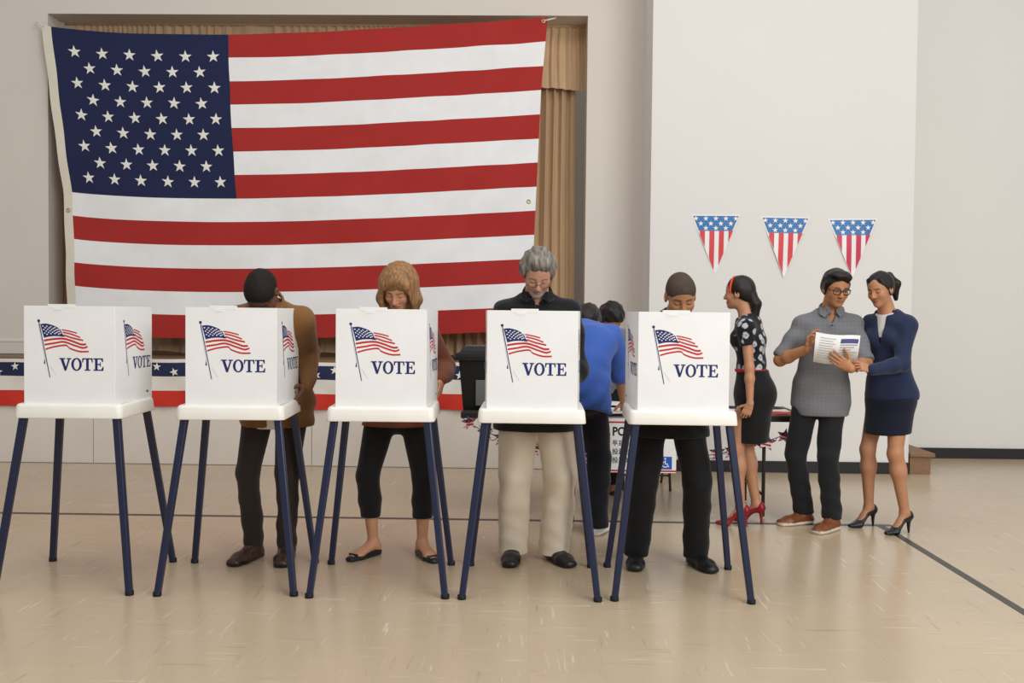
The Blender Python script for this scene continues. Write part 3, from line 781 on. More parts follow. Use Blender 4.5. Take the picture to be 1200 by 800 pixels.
class Person:
    def __init__(s, label, loc, rz, H, fem=False, lean=(12, 12, 14, 20), side=(0, 0, 0), twist=0, head=(35, 0, 0), ankles=None, toes=(-.12, .12), lift=0.0,
                 wr=None, poles=None, hipoff=(0, 0), skin='#c08a68', lips=None, brow='#2a1d16', face='down', ps=1.0, group=None, knee=None, hsc=1.0):
        s.H = H; s.fem = fem; s.S = H/1.75; s.ps = ps; s.skinc = np.array(lin(skin)); s.face = face; s.brow = np.array(lin(brow))
        s.lips = np.array(lin(lips)) if lips else s.skinc*np.array([.72, .48, .5])
        s.root = empty('person', loc, rz, label=label, cat='person', group=group)
        r = math.radians
        def dr(th, ph=0): return V3(math.sin(r(ph)), -math.sin(r(th)), math.cos(r(th))*math.cos(r(ph)))
        hz = .52*H+lift*.92; s.P = V3(hipoff[0], hipoff[1], hz+.02)
        s.Wst = s.P+.10*H*dr(lean[0], side[0]); s.Ch = s.Wst+.11*H*dr(lean[1], side[1]); s.N = s.Ch+.105*H*dr(lean[2], side[2]); s.up = dr(lean[2], side[2])
        s.hd = s.N+.108*H*dr(lean[3], side[2]); s.R = rotm(r(head[0]), r(head[2]), r(head[1])); s.hs = (.96 if fem else 1.0)*(.5+.5*s.S)*hsc
        tw = r(twist); s.u = V3(math.cos(tw), math.sin(tw), 0); s.bk = V3(-math.sin(tw), math.cos(tw), 0)
        sw = (.080 if fem else .093)*H; s.sh = [s.N+s.u*(i*sw)-s.up*.046*H for i in (-1, 1)]
        hw = .052*H; s.hip = [s.P+V3(i*hw, 0, -.02) for i in (-1, 1)]
        ank = ankles or ((-.1, 0), (.1, 0)); az = .045*H+lift*.80
        s.ank = [V3(a[0], a[1], az if len(a) < 3 else a[2]) for a in ank]; s.toes = toes; s.fd = [V3(math.sin(t), -math.cos(t), 0) for t in toes]; s.lift = lift
        s.kn = []
        for i in (0, 1):
            k, e = ik(s.hip[i], s.ank[i], .245*H, .243*H, s.fd[i] if knee is None else knee[i]); s.kn.append(k)
        wr = wr or (None, None); s.el = []; s.wr = []
        for i in (0, 1):
            sg = (-1, 1)[i]
            w = V3(wr[i]) if wr[i] is not None else s.sh[i]+V3(sg*.05, .0, -.31*H)
            pl = (poles or (None, None))[i]; pl = V3(pl) if pl is not None else V3(sg*.5, .7, -.2)
            e, w2 = ik(s.sh[i], w, .172*H, .15*H, pl); s.el.append(e); s.wr.append(w2)
        s.hands = {}
    # ---- body pieces, each with a growth g for clothing
    def torso(s, v, g=0, k=.035, lower=True, upper=True, belly=0):
        q = s.S*s.ps; f = s.fem; u = s.u; E = lambda a, b: (a*q+g, b*q+g)
        hipu = (1, 0, 0); n = unit(s.N-s.P)
        if lower:
            v.ec(s.P-V3(0, 0, .06*q), s.P+(s.Wst-s.P)*.25, E(.158 if not f else .162, .105), E(.160 if not f else .158, .108), hipu, k)
            for h in s.hip: v.el(h+V3(0, .045*q, -.01), (.085*q+g, .085*q+g, .095*q+g), k=k)
        v.ec(s.P+(s.Wst-s.P)*.2, s.Wst, E(.155, .108) if not f else E(.150, .102), E(.142+belly*.5, .10+belly) if not f else E(.118, .088), u, k)
        if upper:
            c0 = s.Ch; c1 = s.N-s.up*.085*q
            v.ec(s.Wst, c0, E(.142+belly*.5, .10+belly*.8) if not f else E(.118, .088), E(.160, .112) if not f else E(.136, .100), u, k)
            v.ec(c0, c1, E(.160, .112) if not f else E(.136, .098), E(.122, .084) if not f else E(.100, .074), u, k)
            for i in (0, 1):
                v.ec(s.N-s.up*.025*q+(s.sh[i]-s.N)*.12, s.sh[i]-(s.sh[i]-s.N)*.05, (.046*q+g, .060*q+g), (.046*q+g, .052*q+g), s.up, k)
                v.ec(c1, s.sh[i]-s.up*.02, (.06*q+g, .075*q+g), (.046*q+g, .054*q+g), s.up, k)
                if f: v.el(s.Ch+s.u*((-1, 1)[i]*.058*q)-s.bk*(.078*q)+s.up*.01, (.058*q+g, .056*q+g, .058*q+g), k=.03)
                else: v.el(s.Ch+s.u*((-1, 1)[i]*.07*q)-s.bk*(.06*q)+s.up*.03, (.075*q+g, .055*q+g, .06*q+g), k=.03)
            v.ec(s.N-s.up*.04, s.N+(s.hd-s.N)*.30, (.080*q+g, .062*q+g), (.052*q+g*.5, .054*q+g*.5), u, .04)
        return v
    def arm(s, v, i, g=0, t0=0.0, t1=1.0, k=.02, rw=None, mult=1.0):
        q = s.S*(.84 if s.fem else 1.0)*s.ps*mult; S, E, Wr = s.sh[i], s.el[i], s.wr[i]
        r0, r1, r2, r3 = .052*q+g, .041*q+g, .042*q+g, (.028*q+g if rw is None else rw)
        n = unit(E-S); m = unit(Wr-E)
        if t1 <= 1.0:                                   # to a fraction of the upper arm
            v.ec(S, S+(E-S)*t1, r0, r0+(r1-r0)*t1, k=k, cuts=[(S+(E-S)*t1, n)]); return v
        v.ec(S, E, r0, r1, k=k); t = t1-1
        v.ec(E, E+(Wr-E)*min(t, .3), r1, r1+(r2-r1)*min(t, .3)/.3, k=k, cuts=[(E+(Wr-E)*t, m)] if t <= .3 else ())
        if t > .3:
            rr = r2+(r3-r2)*(t-.3)/.7; v.ec(E+(Wr-E)*.3, E+(Wr-E)*t, r2, rr, k=k, cuts=[(E+(Wr-E)*t, m)] if t < 1 else ())
        return v
    def leg(s, v, i, g=0, k=.03, rad=None, t1=2.0):
        q = s.S*s.ps; r = rad or ((.086, .056, .054, .036) if not s.fem else (.084, .051, .050, .033)); r = [a*q+g for a in r]
        h, kn, an = s.hip[i], s.kn[i], s.ank[i]; d = unit(an-kn)
        v.ec(h-V3(0, 0, .01), kn, r[0], r[1], k=k); c = kn+(an-kn)*.3
        v.ec(kn, c, r[1], r[2], k=k)
        v.ec(c, an, r[2], r[3], k=k)
        v.el(kn+(an-kn)*.28-s.fd[i]*.018*q, (.04*q+g, .042*q+g, .09*q+g), k=.03)
        return v
    def foot(s, v, i, g=0):
        q = s.S; f = s.fd[i]; a = s.ank[i]; ul = V3(f[1]*-1, f[0], 0)
        lift = s.lift; hl = V3(a[0], a[1], 0)-f*.035*q; ball = V3(a[0], a[1], 0)+f*(.125-.35*lift)*q; toe = ball+f*.06*q
        v.ec(a, hl+V3(0, 0, .035+lift*.95), .036*q+g, (.033*q+g, .033*q+g), k=.02)
        v.ec(a+V3(0, 0, -.01), ball+V3(0, 0, .03), (.036*q+g, .036*q+g), (.042*q+g, .024*q+g), ul, k=.025)
        v.ec(ball+V3(0, 0, .026), toe+V3(0, 0, .02), (.042*q+g, .024*q+g), (.030*q+g, .016*q+g), ul, k=.02)
        return v
    def H3(s, x, y, z): return s.hd+s.R@(V3(x, y, z)*s.hs)
    def headshape(s, v, ears=True):
        P = s.H3; h = s.hs; R = s.R; el = lambda c, r, k=.02, sub=False: v.el(P(*c), V3(*r)*h, R, k*h, sub=sub); U = R[:, 0]
        ec = lambda a, b, ra, rb, k=.012, sub=False: v.ec(P(*a), P(*b), tuple(x*h for x in ra) if isinstance(ra, tuple) else ra*h, tuple(x*h for x in rb) if isinstance(rb, tuple) else rb*h, U, k*h, sub=sub)
        el((0, .018, .032), (.074, .094, .086)); el((0, -.028, -.012), (.062, .062, .085), .03); el((0, -.022, .045), (.064, .062, .055), .03)
        w = .046 if s.fem else .052
        el((0, -.032, -.072), (w, .05, .038), .035); el((0, -.074, -.096), (.020 if s.fem else .024, .017, .015), .03)
        el((-.036, -.062, -.026), (.024, .022, .022), .03); el((.036, -.062, -.026), (.024, .022, .022), .03)
        for g in (-1, 1):
            el((g*.031, -.094, .002), (.020, .016, .013), .016, True)
            el((g*.031, -.0735, .001), (.0150, .0150, .0135), .003)
            ec((g*.012, -.084, .022), (g*.044, -.074, .020), .0085, .006, .012)
            ec((g*.014, -.0855, .0065), (g*.047, -.0775, .0035), .0042, .0036, .004)
            el((g*.0125, -.0985, -.034), (.0085, .010, .0075), .006)
            if ears:
                el((g*.0765, .012, -.008), (.010, .020, .033), .006); el((g*.085, .008, -.004), (.007, .010, .017), .004, True)
        ec((0, -.084, .016), (0, -.108, -.028), .0080, .0120, .012); el((0, -.108, -.031), (.012, .0115, .0095), .006)
        ec((-.018, -.0855, -.060), (.018, -.0855, -.060), (.006, .0062), (.006, .0062), .008); el((0, -.0925, -.0585), (.014, .007, .0058), .006)
        el((0, -.0905, -.0705), (.018, .0085, .0065), .006); ec((-.024, -.092, -.0645), (.024, -.092, -.0645), (.0025, .0035), (.0025, .0035), .003, True)
        return v
    def neck(s, v, g=0):
        q = s.S*(.86 if s.fem else 1.0)
        v.ec(s.N-s.up*.03, s.H3(0, .022, -.062), (.062*q+g, .056*q+g), (.056*q+g, .058*q+g), s.u, .03); return v
    def hand(s, v, i, d, n, curl=(.35, .4, .45, .5), thumb=(.7, .5, .35), sc=1.0, spread=1.0):
        q = s.S*sc*(.92 if s.fem else 1.0); w = s.wr[i]; d = unit(d); n = unit(V3(n)-d*np.dot(V3(n), d)); t = np.cross(d, n)*(1 if i == 0 else -1)
        v.ec(w-d*.01, w+d*.03*q, (.026*q, .019*q), (.034*q, .016*q), t, .012); v.ec(w+d*.03*q, w+d*.078*q, (.034*q, .016*q), (.039*q, .0125*q), t, .01)
        for j in range(4):
            off = (.030, .010, -.010, -.029)[j]*q; L = (.072, .080, .074, .058)[j]*q; b = w+d*(.084, .088, .085, .077)[j]*q+t*off
            dd = unit(d+t*(.10, .03, -.04, -.12)[j]*spread); a = 0; r = (.0088, .0090, .0086, .0076)[j]*q
            v.ec(b-d*.02*q, b, r, r, k=.006)
            for m, fr in enumerate((.45, .30, .25)):
                a = a+curl[j]*(1.0, 1.15, .8)[m]; dirn = dd*math.cos(a)+n*math.sin(a); e = b+dirn*L*fr; r2 = r*(.93, .88, .84)[m]
                v.ec(b, e, r, r2, k=.0035); b = e; r = r2
        b = w+d*.022*q+t*.024*q+n*.006*q; dd = unit(t*thumb[0]+d*thumb[1]+n*thumb[2]); r = .0125*q
        for m, L in enumerate((.042, .032, .026)):
            e = b+dd*L*q; v.ec(b, e, r, r*.86, k=.008 if m == 0 else .003); b = e; r *= .86; dd = unit(dd+d*.35-t*.12)
        s.hands[i] = (w, d, n, t)
        return v
    def skin_colors(s, beard=None, stub=0.0):
        sk = s.skinc
        def fn(V):
            q = ((V-s.hd)@s.R)/s.hs; C = np.tile(sk, (len(V), 1)); X, Y, Z = q[:, 0], q[:, 1], q[:, 2]; aX = np.abs(X)
            front = (Y < -.035)
            def mixc(mask, col, a): m = (np.clip(mask, 0, 1)*a*front)[:, None]; C[:] = C*(1-m)+np.asarray(col)*m
            bl = lambda d, w: np.clip(.5-d/w, 0, 1)
            mixc(bl(np.hypot((aX-.036)/.022, (Z+.028)/.02)-1, .8), sk*np.array([1.06, .84, .80]), .5)
            mixc(bl(np.hypot(X/.016, (Z+.028)/.014)-1, .6)*(Y < -.09), sk*np.array([1.04, .86, .82]), .4)
            if stub: mixc(bl(np.hypot(X/.05, (Z+.082)/.036)-1, .5), sk*np.array([.62, .60, .62]), stub)
            if beard is not None:
                bc = np.array(lin(beard)); mixc(bl(np.hypot(X/.030, (Z+.094)/.022)-1, .4), bc, .8); mixc(bl(np.abs(np.abs(Z+.046+.18*aX))-.0075, .005)*(aX < .033), bc, .85); mixc(bl(np.abs(aX-.032)-.006, .006)*(Z < -.05)*(Z > -.095), bc, .7)
            Zl = Z+9*X*X; lw = .023*(1-.15*(Z < -.064)); mixc(bl(np.hypot(X/lw, (Zl+.0645)/.0115)-1, .4), s.lips, .8)
            mixc(bl(np.abs(Zl+.0645)-.001, .003)*(aX < .024), s.lips*.35, .75)
            mixc(bl(np.hypot((aX-.011)/.005, (Z+.040)/.003)-1, .8)*(Y < -.07), sk*.3, .7)
            bz = .0245-.10*np.maximum(aX-.036, 0)-.12*np.maximum(.02-aX, 0); mixc(bl(np.abs(Z-bz)-.0036, .004)*bl(np.abs(aX-.0305)-.0185, .006), s.brow, .85)
            ez = -.0045+.10*(aX-.031)
            if s.face == 'open':
                alm = np.hypot((aX-.031)/.0150, (Z+.0012)/.0046)-1
                mixc(bl(alm, .35), (.42, .38, .34), .9); mixc(bl(np.hypot(aX-.031, Z+.0020)-.0062, .003)*(alm < .15), (.02, .012, .008), .98)
                mixc(bl(np.abs(Z-.0045+.25*np.abs(aX-.031))-.0014, .003)*bl(np.abs(aX-.031)-.015, .004), s.brow*.5, .85)
            else:
                mixc(bl(np.abs(Z-ez-.45*(aX-.031)**2/.015)-.0014, .003)*bl(np.abs(aX-.031)-.0145, .004), s.brow*.55, .9)
                mixc(bl(np.abs(Z-.0095)-.001, .003)*bl(np.abs(aX-.031)-.015, .006), sk*.55, .5)
            return C
        return fn
    def bounds(s, pts, m): pts = np.array(pts); return pts.min(0)-m, pts.max(0)+m
    def body(s, hands=(), legg=None, feet=True, legs=True, beard=None, stub=0, step=.010, face=.0036, arms=True, fine_feet=False):
        pts = [s.P, s.N, s.hd, *s.sh, *s.el, *s.wr, *s.hip, *s.kn, *s.ank]; lo, hi = s.bounds(pts, .21); lo[2] = -.01
        hm = V3(.115, .13, .145)*s.hs; fine = [(s.hd-hm, s.hd+hm, face)]
        for i, hd in hands: c = s.wr[i]+unit(hd['d'])*.07; fine.append((c-.115, c+.115, .0042))
        if fine_feet:
            for i in (0, 1):
                c = s.ank[i]+s.fd[i]*.07; fine.append((V3(c[0]-.12, c[1]-.12, -.01), V3(c[0]+.12, c[1]+.12, .14), .006))
        v = Vol(lo, hi, step, fine); s.torso(v, -.008)
        for i in (0, 1):
            if arms: s.arm(v, i, 0 if s.fem else 0, 0, 2.0)
            s.leg(v, i, (-.004 if not s.fem else 0) if legg is None else legg); s.foot(v, i, -.003 if s.lift == 0 else -.008)
        s.neck(v)
        s.headshape(v)
        done = []
        for i, hd in hands: s.hand(v, i, **hd); done.append(i)
        for i in (0, 1):
            if i not in done: s.hand(v, i, unit(s.wr[i]-s.el[i]), V3(0, 0, -1) if abs(unit(s.wr[i]-s.el[i])[2]) < .8 else V3((1, -1)[i], 0, 0))
        return volobj('body', v, M_skin, s.root, s.skin_colors(beard, stub), smooth=0)
    # ---- clothing
    def top(s, name, m, g=.018, sleeve=2.0, hem=None, hemn=(0, 0, -1), step=.0075, fold=.004, collar=None, rw=None, belly=0, vneck=None, flare=0, seed=1, smult=1.0, skirt=None, mod=None, armk=.03, ncut=.016):
        pts = [s.P, s.N, s.Ch, *s.sh] + ([*s.el, *s.wr] if sleeve > 1 else [*s.el]) + ([s.P+V3(0, 0, -.35)] if skirt else []); lo, hi = s.bounds(pts, .22); hi[2] = max(p[2] for p in pts)+.16
        v = Vol(lo, hi, step); s.torso(v, g, belly=belly)
        if flare: v.ec(s.P+V3(0, 0, .05), s.P-V3(0, 0, .14), (.165*s.S*s.ps+g, .112*s.S*s.ps+g), (.170*s.S*s.ps+g+flare, .118*s.S*s.ps+g+flare), k=.04)
        if skirt:
            for (z0, a0, b0, z1, a1, b1) in skirt: v.ec((s.P[0], s.P[1]+.01, z0), (s.P[0], s.P[1]+.005, z1), (a0, b0), (a1, b1), k=.04)
        for i in (0, 1): s.arm(v, i, g*.75, 0, sleeve, k=armk, rw=rw, mult=smult)
        if fold: v.folds(fold, (22, 18, 34), seed)
        # neck opening
        v.cut(s.N+s.up*(ncut*s.S), s.up*1.0-s.bk*.25)
        if hem is not None: v.cut(s.P*0+V3(s.P[0], s.P[1], hem), hemn)
        if vneck: vneck(v)
        if mod: mod(v)
        return volobj(name, v, m, s.root)
    def collar_ring(s, m, r=.068, h=.035, th=.009, tilt=.35, name='collar', flaps=True, open_=.03):
        """shirt collar: band round the neck with two pointed flaps"""
        q = s.S; c = s.N+s.up*.02*q; F = -s.bk; v = Vol(c-.15, c+.15, .005)
        n = unit(s.up+F*tilt); a = unit(s.u); b = unit(np.cross(n, a))
        N = 22; ring = []
        for k in range(N+1):
            t = PI*.5+.22+(2*PI-.44)*k/N     # gap at the front
            ring.append(c+a*math.cos(t)*r*q-b*math.sin(t)*r*q*1.02)
        # front is at t=pi/2 measured so that -b*sin points forward
        for k in range(N):
            p0, p1 = ring[k], ring[k+1]
            v.ec(p0+n*h*.25, p1+n*h*.25, (th*.8, h*.5), (th*.8, h*.5), u=unit(p0-c), k=.006)
        o = volobj(name, v, m, s.root)
        if flaps:
            at = lambda t, rr, dz: c+(a*math.cos(t)*r*q+F*math.sin(t)*r*q)*rr+n*(h*.55+dz)
            for sg in (1, -1):
                P4 = [at(PI/2-sg*.16, 1.08, 0), at(PI/2-sg*.75, 1.10, .004), at(PI/2-sg*1.25, 1.12, .004), at(PI/2-sg*1.15, 1.42, -.040), at(PI/2-sg*.75, 1.62, -.058), at(PI/2-sg*.42, 1.78, -.078), at(PI/2-sg*.26, 1.42, -.046)]
                bm = bmesh.new(); f0 = [bm.verts.new(x) for x in P4]; f1 = [bm.verts.new(x+F*.005+n*.002) for x in P4]
                for ring in (f0, f1): bm.faces.new(ring)
                for k in range(len(P4)): bm.faces.new((f0[k], f0[(k+1) % len(P4)], f1[(k+1) % len(P4)], f1[k]))
                bmesh.ops.recalc_face_normals(bm, faces=bm.faces[:]); bmesh_obj('collar_flap', bm, m, s.root)
        return o
    def trousers(s, name, m, g=.012, rad=None, hem=.05, waist=.03, step=.008, fold=.004, rings=.0, seed=3, k=.025):
        pts = [s.P, *s.hip, *s.kn, *s.ank]; lo, hi = s.bounds(pts, .2); lo[2] = hem-.03; hi[2] = s.P[2]+.16
        v = Vol(lo, hi, step); q = s.S*s.ps
        v.ec(s.P-V3(0, 0, .06*q), s.P+V3(0, 0, .08), (.158*q+g, .105*q+g), (.152*q+g, .106*q+g), k=.03)
        for h in s.hip: v.el(h+V3(0, .045*q, -.01), (.085*q+g, .085*q+g, .095*q+g), k=.03)
        rad = rad or (.095, .072, .066, .062)
        for i in (0, 1):
            h, kn, an = s.hip[i], s.kn[i], s.ank[i].copy(); an[2] = min(an[2], hem+.02) if hem < .15 else an[2]; c = kn+(an-kn)*.35
            v.ec(h, kn, rad[0]*q, rad[1]*q, k=k); v.ec(kn, c, rad[1]*q, rad[2]*q, k=.02); v.ec(c, an, rad[2]*q, rad[3]*q, k=.02)
        if fold: v.folds(fold, (16, 14, 12), seed)
        if rings: v.folds(rings, (26, 18, 52), seed+1, .12, .50)
        v.cut((0, 0, s.P[2]+waist+.06), (0, 0, 1)); v.cut((0, 0, hem), (0, 0, -1))
        return volobj(name, v, m, s.root)
    def shoe(s, i, kind, col, sole, name='shoe'):
        q = s.S; f = s.fd[i]; a = V3(s.ank[i][0], s.ank[i][1], 0); ul = V3(-f[1], f[0], 0); c = a+f*.05; col = np.array(lin(col)); sole = np.array(lin(sole)); lf = s.lift
        v = Vol(V3(c[0]-.21, c[1]-.21, -.012), V3(c[0]+.21, c[1]+.21, .17 if kind != 'pump' else .22), .0048)
        if kind == 'pump':
            ball = a+f*(.125-.35*lf)*q; hl = a-f*.038*q; toe = ball+f*.075*q
            v.ec(hl+V3(0, 0, lf+.028), a+f*.03+V3(0, 0, lf*.80+.02), (.031, .030), (.033, .022), ul, .012)
            v.ec(a+f*.03+V3(0, 0, lf*.80+.018), ball+V3(0, 0, .022), (.033, .02), (.041, .020), ul, .012); v.ec(ball+V3(0, 0, .022), toe+V3(0, 0, .016), (.041, .024), (.020, .013), ul, .015)
            v.ec(hl+V3(0, 0, lf+.02), hl-f*.004+V3(0, 0, .0), (.018, .016), (.0065, .0065), ul, .02)
            v.ec(hl+V3(0, 0, lf+.045), hl-f*.004+V3(0, 0, lf+.03), (.028, .022), (.030, .024), ul, .01)
            v.ec(a+f*.0+V3(0, 0, lf+.105), ball-f*.022+V3(0, 0, .080), (.030, .045), (.028, .028), ul, .004, sub=True)
            v.cut((0, 0, 0), (0, 0, -1)); cf = lambda V: np.tile(col, (len(V), 1))
        elif kind == 'flat':
            hl = a-f*.03*q; ball = a+f*.125*q; toe = a+f*.20*q
            v.ec(hl+V3(0, 0, .018), ball+V3(0, 0, .014), (.033, .03), (.044, .026), ul, .01); v.ec(ball+V3(0, 0, .014), toe+V3(0, 0, .012), (.044, .026), (.03, .018), ul, .01)
            v.ec(a-f*.01+V3(0, 0, .075), a+f*.105+V3(0, 0, .06), (.034, .05), (.034, .034), ul, .004, sub=True)
            v.el(a+f*.212+V3(0, 0, .035), (.018, .018, .014), k=.003, sub=True)
            v.ec(a+f*.165-ul*.03+V3(0, 0, .035), a+f*.165+ul*.03+V3(0, 0, .035), .007, .007, k=.006)
            v.cut((0, 0, 0), (0, 0, -1)); cf = lambda V: np.tile(col, (len(V), 1))
        else:
            g = .006; hl = a-f*.042*q; ball = a+f*.135*q; toe = a+f*.205*q
            v.ec(hl+V3(0, 0, .03), a+V3(0, 0, .065), (.034*q+g, .036), (.038*q+g, .05), ul, .025); v.ec(a+V3(0, 0, .05), ball+V3(0, 0, .03), (.038*q+g, .045), (.044*q+g, .030), ul, .03)
            v.ec(ball+V3(0, 0, .03), toe+V3(0, 0, .022), (.044*q+g, .032), (.034*q+g, .024), ul, .025)
            if kind in ('boot', 'sneaker'): v.ec(a+V3(0, 0, .05), a+V3(0, 0, .115 if kind == 'boot' else .08), (.04, .045), (.042, .046), ul, .02)
            hz = .024 if kind != 'dress' else .014
            v.ec(hl+V3(0, 0, .012), ball+V3(0, 0, .012), (.040*q+g, hz*.7), (.049*q+g, hz*.7), ul, .004); v.ec(ball+V3(0, 0, .012), toe+V3(0, 0, .012), (.049*q+g, hz*.7), (.037*q+g, hz*.7), ul, .004)
            for k_ in range(4 if kind != 'dress' else 0): p = a+f*(.055+.022*k_)+V3(0, 0, .088-.010*k_); v.ec(p-ul*.020, p+ul*.020, .0045, .0045, k=.002)
            v.cut((0, 0, 0), (0, 0, -1))
            def cf(V):
                C = np.tile(col, (len(V), 1)); C[V[:, 2] < hz] = sole
                return C
        return volobj(name, v, M_shoe, s.root, cf)
    def hairvol(s, m, step=.0055, g=.012, kind='short', extra=None, rough=.002, seed=0, name='hair', fr=(90, 60, 60), line=((-.072, .076), (.004, -.02)), nape=-.075, fore=False):
        P = s.H3; h = s.hs; ext = .16 if kind != 'long' else .26
        v = Vol(s.hd-V3(.17, .22, .30 if kind == 'long' else .16)*h, s.hd+V3(.17, .22, .2)*h, step)
        v.el(P(0, .018, .034), V3(.074+g, .094+g, .086+g)*h, s.R, .01)
        if fore: v.el(P(0, -.022, .045), V3(.064+g, .062+g, .055+g)*h, s.R, .03*h)
        if kind != 'bald': v.el(P(0, .055, -.01), V3(.064+g*.6, .062+g, .07)*h, s.R, .03*h)
        if rough: v.folds(rough, fr, seed)
        (y0, z0), (y1, z1) = line; d = unit((y1-y0, z1-z0)); n = V3(0, d[1], -d[0]); n = n if n[1] < 0 else -n
        X = v.ax
        v.cut(P(0, y0, z0), s.R@n); v.cut(P(0, 0, nape), s.R@V3(0, -.3, -1))
        if extra: extra(v)
        return volobj(name, v, m, s.root)
    def glasses(s, m, w=.024, h=.017, r=.0022, z=-.004, y=-.100, lens=None):
        g = empty('eyeglasses'); g.parent = s.root; P = s.H3
        bm = bmesh.new()
        for sg in (-1, 1):
            pts = [P(sg*.032+w*np.sign(math.cos(t))*abs(math.cos(t))**.6, y+.006*(abs(sg*.032+w*math.cos(t))/.055)**2, z+h*np.sign(math.sin(t))*abs(math.sin(t))**.6) for t in np.linspace(0, 2*PI, 24, endpoint=False)]
            add_tube(bm, pts, r*s.hs, 6, True)
            add_tube(bm, [P(sg*.055, y+.006, z+.006), P(sg*.072, y+.03, z+.006), P(sg*.079, .0, z+.008), P(sg*.080, .02, z-.004)], r*.9, 6)
        add_tube(bm, [P(-.009, y, z+.003), P(0, y-.003, z+.006), P(.009, y, z+.003)], r, 6)
        bmesh.ops.recalc_face_normals(bm, faces=bm.faces[:]); bmesh_obj('frame', bm, m, g, smooth=True)
        return g
# ------------------------------------------------------------------ people
def cloth(name, col, rough=.8, var=.06, bump=.15, bs=220, sheen=.15): return mat(name, col, rough=rough, spec=.2, var=var, vscale=5, bump=bump, bscale=bs, sheen=sheen)
M_hairblack = mat('black hair', '#15110f', rough=.42, spec=.4, var=.25, vscale=14, stretch=(9, 9, 1), bump=.25, bscale=70)
M_hairdark = mat('dark brown hair', '#1d1512', rough=.42, spec=.4, var=.25, vscale=14, stretch=(9, 9, 1), bump=.25, bscale=70)
M_hairbuzz = mat('cropped hair', '#221b19', rough=.75, spec=.2, var=.2, vscale=60)
M_hairbuzz2 = mat('shaved hair stubble', '#4b3f36', rough=.75, spec=.2, var=.15, vscale=60)
M_hairblond = mat('copper blonde hair', '#946a42', rough=.4, spec=.4, var=.5, vscale=12, stretch=(8, 8, .8), bump=.35, bscale=60)
M_hairgrey = mat('grey hair', '#7d766d', rough=.5, spec=.3, var=.6, vscale=9, stretch=(7, 2, 2), bump=.4, bscale=60)
M_frame = mat('black spectacle frame', '#121011', rough=.3, spec=.5)
M_wire = mat('steel spectacle wire', '#6d655e', rough=.3, metal=.8)
M_hband = mat('orange red hairband', '#e0431f', rough=.5)
M_button = mat('dark button', '#2c2c2e', rough=.4)
# --- man in brown jacket, booth two
p = Person('man in tan brown jacket and dark trousers, head bowed low over second booth', (-1.475, 5.74, 0), 0, 1.83, lean=(20, 32, 42, 66), side=(2, 3, 3), head=(66, -6, 4),
           ankles=((-.135, .0), (.06, .0)), toes=(-.28, .10), wr=((-.20, -.40, 1.03), (.225, -.22, 1.03)), poles=((-.3, .6, -.6), (-.12, 1, -.25)), skin='#6b4632', brow='#1c1310', lips='#5a342c')
p.body(step=.011, legg=-.012, hands=[(1, dict(d=V3(-.25, -.45, -.75), n=V3(-1, .2, 0)))])
p.hairvol(M_hairbuzz, g=.004, fore=True, kind='short', rough=.0006, name='hair', line=((-.086, .060), (-.020, -.03)))
p.top('jacket', cloth('tan brown jacket cloth', '#7b552f'), g=.022, hem=.775, flare=.02, fold=.005, rw=.041, seed=2, smult=1.03,
      mod=lambda v: v.ec((.0, -.24, .70), (.0, -.24, 1.05), (.05, .12), (.02, .12), k=.02, sub=True))
p.collar_ring(bpy.data.materials['tan brown jacket cloth'], r=.082, h=.045, tilt=.35)
p.top('shirt', cloth('white shirt cloth', '#dcd8d0'), g=.010, hem=.765, flare=.012, sleeve=.15, fold=.003, step=.009)
p.trousers('trousers', cloth('dark brown trousers cloth', '#2d2420'), rad=(.090, .066, .058, .056), hem=.07, rings=.003, seed=5)
for i in (0, 1): p.shoe(i, 'boot', '#3f2a22', '#191412')
# --- woman with copper blonde bob, booth three
p = Person('woman with copper blonde bob, rust blouse and black cropped leggings at third booth', (-.782, 5.845, 0), 0, 1.70, fem=True, lean=(6, 12, 18, 34), side=(2, 2, 2), head=(36, -10, 4),
           ankles=((-.145, .0), (.145, .0)), toes=(-.60, .50), wr=((-.13, -.38, 1.03), (.275, -.22, 1.06)), poles=((-.3, .6, -.5), (.12, 1, -.1)), skin='#c99473', brow='#6d4a2e', lips='#a0574f', ps=1.08, hsc=1.07)
p.body(step=.010, face=.0034, fine_feet=True, legg=-.006, hands=[(1, dict(d=V3(-.15, -.35, -.85), n=V3(-1, .2, 0)))])
def bob(v):
    P = p.H3; h = p.hs; X = p.R[:, 0]
    v.el(P(0, .02, .055), (.100*h, .112*h, .080*h), p.R, .02)
    for sg in (-1, 1):
        a = P(sg*.082, .016, .045); m_ = P(sg*.090, .006, -.02)+V3(sg*.014, -.002, -.05); v.ec(a, m_, (.024*h, .060*h), (.024*h, .054*h), X, .03); v.ec(m_, m_+V3(-sg*.012, -.004, -.045), (.024*h, .054*h), (.018*h, .046*h), X, .02)
        a = P(sg*.066, -.056, .072); v.ec(a, P(sg*.086, -.040, .0)+V3(sg*.010, 0, -.06), (.016*h, .024*h), (.009*h, .022*h), X, .02)
    v.ec(P(0, .07, .03), P(0, .06, -.03)+V3(0, .01, -.12), (.080*h, .05*h), (.100*h, .045*h), X, .03)
    v.ec(P(.022, -.075, .088), P(-.058, -.080, .050), (.020*h, .012*h), (.016*h, .009*h), p.R[:, 2], .02)
    v.ec(P(.022, -.075, .088), P(.062, -.072, .050), (.022*h, .013*h), (.016*h, .010*h), p.R[:, 2], .02)
    v.folds(.0016, (150, 110, 8), 4)
p.hairvol(M_hairblond, g=.020, kind='long', nape=-.16, extra=bob, rough=0, line=((-.072, .066), (-.014, -.0)))
p.top('blouse', cloth('rust blouse cloth', '#7b4632'), g=.022, hem=.775, flare=.022, fold=.005, rw=.036, seed=6, smult=1.1)
